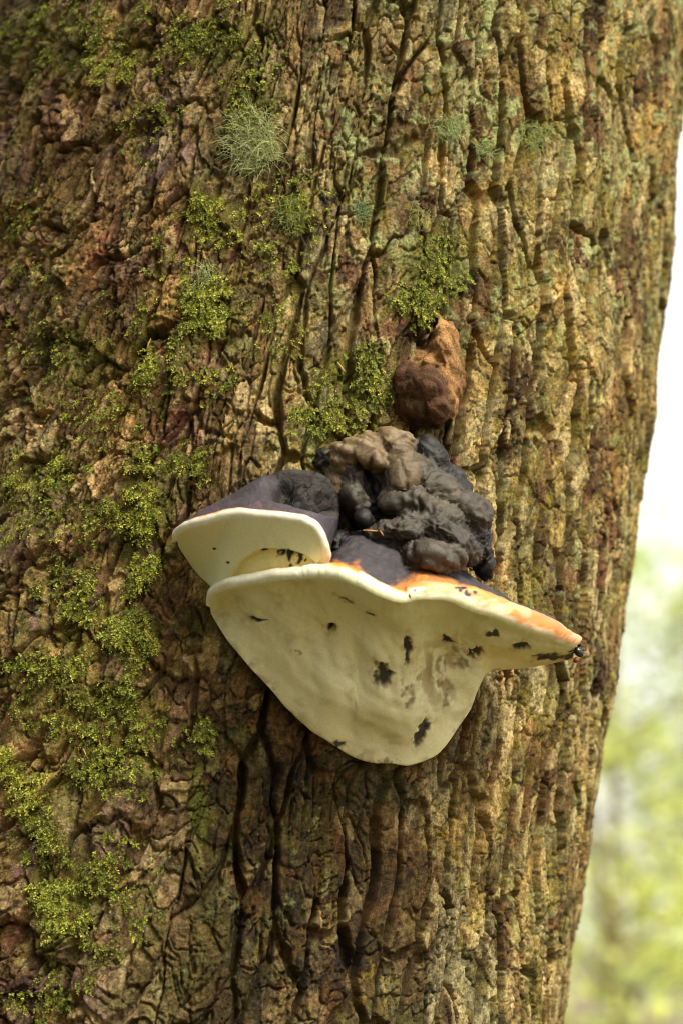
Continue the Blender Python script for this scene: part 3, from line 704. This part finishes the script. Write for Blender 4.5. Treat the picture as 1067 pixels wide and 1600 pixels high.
# ------------------------------------------------------------------ moss, lichen, needles
def moss_mesh(fr_px, fr_py, size, bright, seed):
    """fronds: curved drooping sprays of small pointed leaves, one spray per (px, py)"""
    g = np.random.default_rng(seed)
    P, Nm = bark_at(fr_px, fr_py)
    n = len(P); NLF = 11
    side = np.cross(Nm, AXIS); side /= np.linalg.norm(side, axis=1, keepdims=True)
    az = g.uniform(-1.25, 1.25, n)
    lenf = 1.2 * size * g.uniform(0.6, 1.4, n)
    out = g.uniform(0.2, 0.8, n)[:, None] * Nm; lat = side * np.sin(az)[:, None]; dn = -AXIS * (np.cos(az) * g.uniform(0.0, 0.9, n))[:, None]
    d0 = out + 0.8 * lat + dn * 0.4; d0 /= np.linalg.norm(d0, axis=1, keepdims=True)
    grav = np.array([0, 0, -1.0])
    Vs, Fs, Cs = [], [], []
    base = P + 0.001 * Nm
    cidx = 0
    young = lin(190, 188, 84); mid = lin(116, 126, 50); old = lin(112, 92, 54)
    hue = np.clip(bright + g.normal(0, 0.3, n), 0, 1)
    cf = np.where(hue[:, None] < 0.4, old * (1 - hue[:, None] / 0.4) + mid * hue[:, None] / 0.4, mid * (1 - (hue[:, None] - 0.4) / 0.6) + young * (hue[:, None] - 0.4) / 0.6)
    for k in range(NLF):
        t = (k + 0.5) / NLF
        pos = base + d0 * (lenf * t)[:, None] + grav * (lenf * 0.55 * t * t)[:, None]
        tanv = d0 + grav * (1.1 * t); tanv /= np.linalg.norm(tanv, axis=1, keepdims=True)
        sd_ = np.cross(tanv, Nm + 0.3 * g.normal(size=(n, 3))); sd_ /= np.linalg.norm(sd_, axis=1, keepdims=True) + 1e-9
        sg = (1 if k % 2 else -1) * g.uniform(0.4, 1.1, n)
        ld = tanv * 0.6 + sd_ * sg[:, None] + 0.35 * g.normal(size=(n, 3)); ld /= np.linalg.norm(ld, axis=1, keepdims=True)
        ll = (0.0023 * (1.15 - 0.55 * t) * g.uniform(0.6, 1.4, n))[:, None]
        wv = np.cross(ld, Nm + 0.4 * g.normal(size=(n, 3))); wv /= np.linalg.norm(wv, axis=1, keepdims=True) + 1e-9
        v = np.stack([pos, pos + ld * ll * 0.45 + wv * ll * 0.30, pos + ld * ll, pos + ld * ll * 0.45 - wv * ll * 0.30], 1)
        Vs.append(v.reshape(-1, 3)); Fs.append(np.arange(n * 4).reshape(n, 4) + cidx); cidx += n * 4
        cc = cf * (g.uniform(0.7, 1.3, n) * (0.75 + 0.6 * t))[:, None]        # paler young leaves plus a highlight painted towards the tip
        Cs.append(np.repeat(cc, 4, 0))
    return np.concatenate(Vs), np.concatenate(Fs), np.clip(np.concatenate(Cs), 0, 0.8)

def scatter(x, y, rx, ry, n, seed):
    """points in a soft patch, clumped along ledges"""
    g = np.random.default_rng(seed)
    m = n * 6
    a = g.uniform(0, 2 * np.pi, m); r = np.sqrt(g.uniform(0, 1, m))
    px = x + rx * r * np.cos(a); py = y + ry * r * np.sin(a)
    w = noise2(px / 22, py / 9, 501) * 0.35 + noise2((px + 0.25 * py) / 13, py / 42, 505) * 0.4 + noise2(px / 45, py / 45, 503) * 0.4 + 0.25 * (1 - r)
    keep = np.argsort(-w + g.uniform(0, 0.4, m))[:n]
    return px[keep], py[keep]

patches = [  # x, y, rx, ry, fronds, brightness, size, label
    (332, 350, 48, 46, 170, .75, .0062, 'bright green moss patch just below the large beard lichen tuft'),
    (326, 448, 36, 36, 120, .75, .006, 'green moss patch around a wispy lichen tuft'),
    (322, 515, 30, 48, 150, .65, .006, 'yellow green moss growing in stacked ledges'),
    (232, 575, 26, 44, 110, .7, .006, 'narrow green moss patch beside reddish bark flakes'),
    (222, 800, 52, 90, 330, .75, .006, 'leafy green moss patch beside the small bracket fungus'),
    (62, 735, 52, 30, 120, .8, .006, 'mound of bright yellow green moss on rough bark'),
    (172, 108, 36, 26, 110, .85, .0066, 'pale yellow moss cushion on overhanging bark scale'),
    (38, 1215, 44, 44, 190, .95, .0075, 'thick pale green moss cushion on a jutting bark scale'),
    (195, 990, 70, 40, 220, .75, .0064, 'green moss patch below the large bracket fungus edge'),
    (105, 1425, 62, 62, 160, .75, .0064, 'broad green moss patch low on the trunk'),
    (140, 1090, 110, 60, 230, .6, .0062, 'shaggy olive moss mat with brown strands'),
    (70, 70, 90, 60, 150, .6, .0062, 'olive moss mat on flaky bark scales near dark hollow'),
]
for i, (x, y, rx, ry, n, br, sz, lab) in enumerate(patches):
    a, b = scatter(x, y, rx * 1.1, ry * 1.15, int(n * 1.15), 520 + i)
    Vm, Fm, Cm = moss_mesh(a, b, sz, br, 560 + i)
    th_, h_, _ = hit(np.array([x]), np.array([y]))
    base = bark_at(np.array([x]), np.array([y]))[0][0]
    o = add('moss', mesh_np('moss', Vm - base, Fm, Cm), M_MOSS, None, lab, 'moss', 'moss patches on the trunk')
    o.location = base
# thin scattered moss between the patches
sx, sy = [], []
for i, (x, y, rx, ry, n) in enumerate([(150, 60, 170, 70, 260), (330, 60, 130, 70, 200), (240, 200, 60, 70, 80), (400, 140, 60, 60, 130), (300, 480, 90, 160, 300), (120, 560, 120, 120, 160), (150, 780, 150, 160, 420),
                                     (280, 720, 60, 50, 160), (120, 940, 120, 60, 200), (120, 1030, 130, 80, 330), (180, 1170, 110, 90, 420), (60, 1300, 80, 60, 200), (150, 1400, 110, 110, 330), (70, 1540, 80, 60, 120),
                                     (650, 460, 60, 60, 200), (560, 600, 80, 70, 170), (700, 400, 50, 60, 120), (500, 650, 60, 50, 130), (310, 1150, 22, 50, 70), (460, 330, 80, 90, 120), (420, 480, 70, 120, 90), (20, 420, 60, 160, 160)]):
    a, b = scatter(x, y, rx, ry, int(n * 1.35), 600 + i); sx.append(a); sy.append(b)
sx = np.concatenate(sx); sy = np.concatenate(sy)
Vm, Fm, Cm = moss_mesh(sx, sy, 0.0052, 0.5, 640)
add('scattered_moss', mesh_np('scattered_moss', Vm, Fm, Cm), M_MOSS, None, 'thin scattered moss sprays over the shaded bark', 'moss', None, 'stuff')

def strands(px, py, nseg, length, rad, col, seed, droop, spread, curl=0.5):
    """thin three-sided wavy tubes rooted on the bark"""
    g = np.random.default_rng(seed)
    P, Nm = bark_at(px, py); n = len(P)
    side = np.cross(Nm, AXIS); side /= np.linalg.norm(side, axis=1, keepdims=True)
    d = Nm * g.uniform(0.25, 0.9, n)[:, None] + side * g.normal(0, spread, n)[:, None] + AXIS * g.normal(0.15, spread, n)[:, None]
    d /= np.linalg.norm(d, axis=1, keepdims=True)
    L = length * g.uniform(0.4, 1.3, n); pos = P.copy(); rings = []
    for k in range(nseg + 1):
        t = k / nseg
        a = np.cross(d, [0.3, 0.5, 0.8]); a /= np.linalg.norm(a, axis=1, keepdims=True) + 1e-9
        b = np.cross(d, a); r = rad * (1 - 0.75 * t)
        rings.append(np.stack([pos + r * (a * math.cos(q) + b * math.sin(q)) for q in (0, 2.094, 4.189)], 1))
        pos = pos + d * (L / nseg)[:, None]
        d = d + g.normal(0, curl, (n, 3)) * 0.8 + np.array([0, 0, -droop]) - 0.10 * Nm * (t > 0.3); d /= np.linalg.norm(d, axis=1, keepdims=True)
    V = np.stack(rings, 1)                                       # n, seg+1, 3, 3
    idx = np.arange(n * (nseg + 1) * 3).reshape(n, nseg + 1, 3)
    F = []
    for j in range(3):
        k = (j + 1) % 3
        F.append(np.stack([idx[:, :-1, j], idx[:, :-1, k], idx[:, 1:, k], idx[:, 1:, j]], -1).reshape(-1, 4))
    C = np.repeat((np.array(col) * g.uniform(0.7, 1.25, n)[:, None])[:, None, :], (nseg + 1) * 3, 1)
    return V.reshape(-1, 3), np.concatenate(F), np.clip(C.reshape(-1, 3), 0, 0.85)

PG = lin(232, 236, 182)
tufts = [(392, 225, 36, 48, 330, .024, PG * 0.95, 'largest beard lichen tuft, long pale wispy strands'), (455, 330, 24, 26, 150, .015, lin(208, 214, 136), 'yellow green beard lichen tuft hanging below the largest one'),
         (322, 432, 18, 16, 80, .014, PG * 0.85, 'wispy pale lichen tuft nestled in green moss'), (708, 196, 26, 18, 130, .011, lin(214, 224, 172), 'pale mint lichen rosette on a bark ridge beneath crusty lichen'),
         (842, 208, 26, 22, 120, .011, lin(206, 214, 150), 'soft pale lichen tuft high on the bare ridged bark'), (762, 232, 14, 14, 60, .009, lin(202, 214, 160), 'small mint lichen tuft between two larger ones'),
         (566, 328, 12, 18, 60, .009, lin(186, 204, 160), 'small blue green lichen tuft beside a deep crack'), (655, 335, 16, 18, 60, .008, lin(202, 202, 140), 'dull yellowish lichen tuft on lichen crusted plate')]
for i, (x, y, rx, ry, n, ln_, col, lab) in enumerate(tufts):
    n = int(n * 2.0); g = np.random.default_rng(700 + i); a = g.uniform(0, 2 * np.pi, n); r = np.sqrt(g.uniform(0, 1, n))
    Vm, Fm, Cm = strands(x + rx * r * np.cos(a), y + ry * r * np.sin(a), 9, ln_ * 0.9, 0.00036, col, 720 + i, 0.10, 0.75, 0.32)
    base = bark_at(np.array([x]), np.array([y]))[0][0]
    o = add('lichen_tuft', mesh_np('lichen_tuft', Vm - base, Fm, Cm), M_LICH, None, lab, 'lichen', 'lichen tufts on the bark')
    o.location = base
# dry rootlets and fibres in the moss
a, b = [], []
for i, (x, y, rx, ry, n) in enumerate([(120, 520, 130, 150, 420), (180, 780, 160, 150, 700), (130, 1080, 150, 120, 700), (120, 1300, 130, 140, 600), (330, 740, 50, 60, 260), (200, 100, 200, 90, 420), (280, 520, 70, 130, 260), (120, 1500, 110, 80, 200)]):
    p, q = scatter(x, y, rx, ry, n, 740 + i); a.append(p); b.append(q)
Vm, Fm, Cm = strands(np.concatenate(a), np.concatenate(b), 6, 0.011, 0.00026, lin(128, 104, 58), 760, 0.35, 0.6, 0.35)
add('rootlets', mesh_np('rootlets', Vm, Fm, Cm), M_LICH, None, 'dry brown rootlet fibres hanging in the moss', 'fibres', None, 'stuff')

def needle(p, d, ln_, col, label, nrm):
    d = np.array(d, float); d /= np.linalg.norm(d)
    a = np.cross(d, nrm); a /= np.linalg.norm(a); b = np.cross(a, d)
    rings = []
    for k in range(7):
        t = k / 6; r = 0.00055 * math.sin(math.pi * (0.1 + 0.86 * t)) ** 0.6
        c = p + d * ln_ * (t - 0.5) + b * 0.0009 * math.sin(math.pi * t)
        rings.append([c + r * (a * math.cos(q) + 0.5 * b * math.sin(q)) for q in np.linspace(0, 2 * np.pi, 6, endpoint=False)])
    Vn = np.array(rings); i = np.arange(42).reshape(7, 6)
    Fn = np.concatenate([np.stack([i[:-1, j], i[:-1, (j + 1) % 6], i[1:, (j + 1) % 6], i[1:, j]], -1) for j in range(6)])
    o = add('spruce_needle', mesh_np('spruce_needle', Vn.reshape(-1, 3) - p, Fn, np.repeat(np.array([col]), 42, 0)), M_NEEDLE, None, label, 'needle', 'fallen needles caught on the trunk')
    o.location = p
for (x, y, dx, dy, l, lab) in [(46, 412, .3, -1, .010, 'orange dry needle stuck upright on reddish bark flake'), (391, 287, .35, -1, .012, 'orange dry needle hanging in the largest lichen tuft'), (231, 540, -.35, -1, .011, 'yellow dry needle above narrow green moss patch'),
                              (236, 997, .6, -.8, .010, 'pale dry needle on green moss below the brackets'), (135, 1180, .4, -.9, .009, 'short pale dry needle against dark bark scale'), (530, 575, .6, -.8, .010, 'thin brown dry needle in dark green moss')]:
    p, n = bark_at(np.array([x]), np.array([y]))
    needle(p[0] + n[0] * 0.004, dx * RGT + dy * UPV, l, lin(206, 140, 66) if 'orange' in lab else lin(204, 166, 100), lab, n[0])
needle(PW(578, 829, D0 - .068), RGT * 1.0 - UPV * 0.05, .011, lin(206, 150, 96), 'tan dry needle lying on the knobbly dead fungus', -FWD)
needle(PW(596, 833, D0 - .072), RGT * 0.6 - UPV * 0.9, .005, lin(196, 130, 76), 'short tan needle crossing another on the dead fungus', -FWD)

# dark insect at the tip of the large conk: body, head, legs, reddish abdomen
def ball(c, rx, ry, rz, X, Y, Z, col):
    th = np.linspace(0, 2 * np.pi, 14, endpoint=False); ph = np.linspace(0, np.pi, 9)
    T, Pp = np.meshgrid(th, ph)
    v = c + (np.sin(Pp) * np.cos(T) * rx)[..., None] * X + (np.sin(Pp) * np.sin(T) * ry)[..., None] * Y + (np.cos(Pp) * rz)[..., None] * Z
    i = np.arange(126).reshape(9, 14)
    f = np.concatenate([np.stack([i[:-1, j], i[:-1, (j + 1) % 14], i[1:, (j + 1) % 14], i[1:, j]], -1) for j in range(14)])
    return v.reshape(-1, 3), f, np.repeat(np.array([col]), 126, 0)
bp = PW(903, 1019, D0 - .008)
bug = empty('beetle', bp, 'tiny black beetle with red tail clinging to the tip of the large bracket', 'insect')
BK = lin(26, 24, 24)
X_, Y_, Z_ = RGT * 0.7 + UPV * 0.7, FWD, RGT * -0.7 + UPV * 0.7
child('thorax', *ball(bp, .0032, .0028, .0048, X_, Y_, Z_, BK), M_BUG, bug)
child('head', *ball(bp + UPV * .006 + RGT * .0005, .0022, .002, .0022, X_, Y_, Z_, BK), M_BUG, bug)
child('abdomen', *ball(bp - UPV * .0062 - RGT * .002, .0024, .0022, .0022, X_, Y_, Z_, lin(120, 46, 24)), M_BUG, bug)
for k, (lx_, lz_) in enumerate([(.006, .001), (.0065, -.003), (.005, .005), (-.008, .000), (-.010, -.003), (-.006, .004)]):
    pts = [bp, bp + RGT * lx_ * 0.6 + UPV * (lz_ * 0.6 + .0012) - FWD * .001, bp + RGT * lx_ + UPV * lz_]
    rings = [[p + 0.0006 * (1 - 0.3 * i) * (UPV * math.cos(q) + FWD * math.sin(q)) for q in np.linspace(0, 2 * np.pi, 5, endpoint=False)] for i, p in enumerate(pts)]
    i = np.arange(15).reshape(3, 5)
    f = np.concatenate([np.stack([i[:-1, j], i[:-1, (j + 1) % 5], i[1:, (j + 1) % 5], i[1:, j]], -1) for j in range(5)])
    child('leg', np.array(rings).reshape(-1, 3), f, np.repeat(np.array([BK]), 15, 0), M_BUG, bug)

# ------------------------------------------------------------------ ground and the forest beyond
def ground_mat():
    m = bpy.data.materials.new('forest_floor'); m.use_nodes = True
    n = m.node_tree.nodes; l = m.node_tree.links; b = n['Principled BSDF']
    geo = n.new('ShaderNodeNewGeometry'); t = n.new('ShaderNodeTexNoise'); t.inputs['Scale'].default_value = 0.8; t.inputs['Detail'].default_value = 8
    l.new(geo.outputs['Position'], t.inputs['Vector'])
    cr = n.new('ShaderNodeValToRGB'); cr.color_ramp.elements[0].position = 0.35; cr.color_ramp.elements[1].position = 0.65
    cr.color_ramp.elements[0].color = (*lin(78, 80, 44), 1); cr.color_ramp.elements[1].color = (*lin(112, 92, 74), 1)
    l.new(t.outputs['Fac'], cr.inputs[0]); l.new(cr.outputs[0], b.inputs['Base Color']); b.inputs['Roughness'].default_value = 0.95
    return m
gr = np.linspace(-1, 1, 61); gx = np.sign(gr) * np.abs(gr) ** 2.5 * 400
X, Y = np.meshgrid(gx, gx)
Z = 0.12 * fbm(X / 2.5, Y / 2.5, 801, 3) * sstep(0.5, 4, np.hypot(X, Y)) + 1.5 * fbm(X / 40, Y / 40, 805, 2) * sstep(15, 80, np.hypot(X, Y))
gv = np.stack([X, Y, Z], -1)
add('ground', mesh_np('ground', gv.reshape(-1, 3), grid_faces(61, 61)), ground_mat(), None, 'forest floor of leaf litter and low green growth', 'ground', None, 'structure')

M_LEAF = attr_mat('leaf', 0.5, 0.3, 0.15, 20, 0, translucent=0.5)
M_WOOD = attr_mat('young_bark', 0.85, 0.2, 0.25, 40, 0.3, 0.01)
def tube(pts, r0, r1, ns=8):
    pts = np.array(pts); d = np.gradient(pts, axis=0); d /= np.linalg.norm(d, axis=1, keepdims=True)
    a = np.cross(d, [0.9, 0.3, 0.1]); a /= np.linalg.norm(a, axis=1, keepdims=True); b = np.cross(d, a)
    q = np.linspace(0, 2 * np.pi, ns, endpoint=False); r = np.linspace(r0, r1, len(pts))
    v = pts[:, None] + r[:, None, None] * (a[:, None] * np.cos(q)[None, :, None] + b[:, None] * np.sin(q)[None, :, None])
    i = np.arange(len(pts) * ns).reshape(len(pts), ns)
    f = np.concatenate([np.stack([i[:-1, j], i[:-1, (j + 1) % ns], i[1:, (j + 1) % ns], i[1:, j]], -1) for j in range(ns)])
    return v.reshape(-1, 3), f
def sapling(name, x, y, height, spread, nleaf, leaf, col, label, seed, low=0.15, group='leafy trees beyond the trunk'):
    g = np.random.default_rng(seed)
    root = empty(name, (x, y, 0), label, 'tree', group)
    trunkp = [np.array([x + 0.06 * height * math.sin(1.7 * t + seed) * t, y + 0.04 * height * math.sin(2.3 * t) * t, -0.1 + (height + 0.1) * t]) for t in np.linspace(0, 1, 9)]
    VV, FF, off = [], [], 0
    v, f = tube(trunkp, 0.012 * height + 0.01, 0.01); VV.append(v); FF.append(f); off += len(v)
    cent = []
    nb = int(10 + height * 3)
    for k in range(nb):
        t = low + (0.97 - low) * (k + g.uniform(0, 1)) / nb
        p = np.array(trunkp[min(7, int(t * 8))]) * (1 - (t * 8) % 1) + np.array(trunkp[min(8, int(t * 8) + 1)]) * ((t * 8) % 1)
        a = g.uniform(0, 2 * np.pi); ln_ = spread * (1.15 - 0.75 * t) * g.uniform(0.5, 1.1)
        e = p + np.array([math.cos(a) * ln_, math.sin(a) * ln_, ln_ * g.uniform(-0.1, 0.6)])
        m = 0.5 * (p + e) + np.array([0, 0, 0.08 * ln_])
        v, f = tube([p, 0.6 * m + 0.2 * p + 0.2 * e, m * 0.4 + e * 0.6, e], 0.006 * height * (1 - t) + 0.006, 0.003, 5); VV.append(v); FF.append(f + off); off += len(v)
        for s in (0.35, 0.6, 0.8, 1.0):
            cent.append(p * (1 - s) + e * s + g.normal(0, 0.05 * spread, 3))
    child('trunk', np.concatenate(VV), np.concatenate(FF), np.repeat(np.array([lin(112, 96, 74)]), off, 0), M_WOOD, root)
    cent = np.array(cent)
    c = cent[g.integers(0, len(cent), nleaf)] + g.normal(0, 0.13 * spread, (nleaf, 3)) * np.array([1, 1, 0.6])
    d = g.normal(size=(nleaf, 3)); d /= np.linalg.norm(d, axis=1, keepdims=True)
    w = np.cross(d, g.normal(size=(nleaf, 3))); w /= np.linalg.norm(w, axis=1, keepdims=True)
    s = (leaf * g.uniform(0.6, 1.3, nleaf))[:, None]
    v = np.stack([c - d * s * 0.5, c + w * s * 0.32, c + d * s * 0.5, c - w * s * 0.32], 1).reshape(-1, 3)
    cc = np.array(col) * g.uniform(0.7, 1.3, nleaf)[:, None]
    child('crown', v, np.arange(nleaf * 4).reshape(-1, 4), np.repeat(cc, 4, 0), M_LEAF, root)
YG = lin(204, 210, 120); LG = lin(188, 204, 138); DG = lin(170, 178, 140)
sapling('young_tree', 1.05, 7.4, 2.5, 0.75, 650, .075, YG, 'young tree with yellow green leaves low beside the trunk', 901)
sapling('young_tree', 1.75, 8.6, 2.2, 0.9, 600, .08, YG, 'low spreading young tree with yellow green leaves on open ground', 902)
sapling('young_tree', 1.6, 11.5, 3.9, 1.1, 950, .10, LG, 'mid green young tree rising to about the bracket height', 903)
sapling('young_tree', 2.5, 13.0, 3.4, 1.3, 950, .10, YG, 'bushy pale young tree behind the mid green one', 904)
sapling('dark_tree', 3.3, 17.5, 5.0, 1.7, 1150, .13, DG, 'darker green tree standing behind the pale young trees', 905, 0.3)
sapling('dark_tree', 4.0, 24.0, 6.0, 2.2, 800, .16, LG, 'thin leaved pale tree between the far dark tree and the pale young ones', 909, 0.3)
sapling('dark_tree', 1.2, 20.0, 4.6, 1.6, 1150, .13, LG, 'soft green tree partly hidden by the big trunk', 906, 0.25)
sapling('dark_tree', 4.4, 27.0, 6.0, 2.4, 1150, .17, DG, 'far dark green tree on the rising ground', 907, 0.2)
sapling('dark_tree', 2.6, 31.0, 5.4, 2.4, 1150, .17, LG, 'far hazy green tree beside another on the rising ground', 908, 0.2)

# unseen trees beside and behind the camera, and the crown, added to block skylight
g = np.random.default_rng(950)
VV, FF, off, cc_ = [], [], 0, []
for k in range(46):
    h = 2.9 + 3.4 * (k + g.uniform(0, 1)) / 46; a = k * 2.399 + g.uniform(-.3, .3); ln_ = g.uniform(1.3, 2.1)
    p = A0 + h * AXIS; e = p + np.array([math.cos(a) * ln_, math.sin(a) * ln_, -0.25 * ln_])
    v, f = tube([p, 0.65 * p + 0.35 * e + [0, 0, .12], 0.3 * p + 0.7 * e + [0, 0, .1], e], 0.035, 0.006, 6); VV.append(v); FF.append(f + off); off += len(v)
    for q in np.linspace(0.25, 1, 9): cc_.append(p * (1 - q) + e * q + [0, 0, .08 - .1 * q])
child('limbs', np.concatenate(VV), np.concatenate(FF), np.repeat(np.array([lin(96, 80, 58)]), off, 0), M_WOOD, tree)
cc_ = np.array(cc_); n = 4500
c = cc_[g.integers(0, len(cc_), n)] + g.normal(0, 0.16, (n, 3)); d = g.normal(size=(n, 3)) + [0, 0, -.5]; d /= np.linalg.norm(d, axis=1, keepdims=True)
w = np.cross(d, g.normal(size=(n, 3))); w /= np.linalg.norm(w, axis=1, keepdims=True); sz = (0.16 * g.uniform(.6, 1.3, n))[:, None]
v = np.stack([c - d * sz, c + w * sz * .25, c + d * sz, c - w * sz * .25], 1).reshape(-1, 3)
child('crown', v, np.arange(n * 4).reshape(-1, 4), np.repeat(lin(62, 84, 46) * g.uniform(.7, 1.3, n)[:, None], 4, 0), M_LEAF, tree)
for i, (x, y, hh, sp) in enumerate([(-3.0, -1.2, 7.5, 2.0), (-3.4, 1.6, 8.0, 2.0), (-2.3, -4.0, 7.0, 2.0), (0.1, -5.6, 6.5, 2.0), (-4.6, -3.0, 8.5, 2.2), (-1.4, -6.6, 8.0, 2.2), (-4.2, 4.6, 8.0, 2.2)]):
    sapling('dark_tree', x, y, hh, sp, 2200, .24, lin(66, 88, 48), ['dense dark tree added to shade the mossy side of the trunk', 'tall dense tree added just past the mossy side to block skylight', 'added light-blocking tree behind the camera on the mossy side', 'added light-blocking tree straight behind the camera', 'tallest added light-blocking tree, back from the mossy side of the trunk', 'broad added light-blocking tree farther back behind the camera', 'added light-blocking tree beyond the trunk on its mossy side'][i], 960 + i, 0.06, 'unseen trees added to block skylight')
# more of the same young wood to either side of the strip the photograph shows
for i, (x, y, hh, sp, nl, lf, col, lab) in enumerate([
        (2.3, 7.6, 2.6, 0.9, 800, .08, YG, 'yellow green young tree just outside the clearing edge'),
        (3.4, 9.5, 3.4, 1.2, 950, .10, LG, 'mid green young tree beside the yellow green one'),
        (4.6, 11.5, 3.2, 1.2, 950, .10, YG, 'broad yellow green tree on the sunny side of the wood'),
        (5.6, 14.5, 4.6, 1.6, 1150, .13, DG, 'dark green tree behind the broad yellow green one'),
        (7.0, 19.0, 5.2, 1.9, 1150, .14, LG, 'pale green tree deep in the sunny side of the wood'),
        (8.8, 24.0, 6.0, 2.4, 1150, .17, DG, 'far dark tree at the sunny end of the wood'),
        (-0.6, 9.0, 2.8, 0.9, 800, .08, YG, 'young yellow green tree directly behind the big trunk'),
        (-0.2, 12.0, 3.6, 1.2, 950, .10, LG, 'mid green tree directly behind the big trunk'),
        (-1.4, 15.0, 4.6, 1.6, 1150, .13, DG, 'dark green tree well behind the big trunk'),
        (-2.8, 11.0, 3.4, 1.2, 950, .10, LG, 'mid green tree behind the mossy side of the trunk'),
        (-3.6, 17.0, 5.0, 1.8, 1150, .14, YG, 'pale tree far behind the mossy side of the trunk'),
        (0.6, 26.0, 5.6, 2.2, 1150, .16, DG, 'far dark tree hidden behind the big trunk')]):
    sapling('young_tree' if hh < 4 else 'dark_tree', x, y, hh, sp, nl, lf, col, lab, 1000 + i, 0.2)
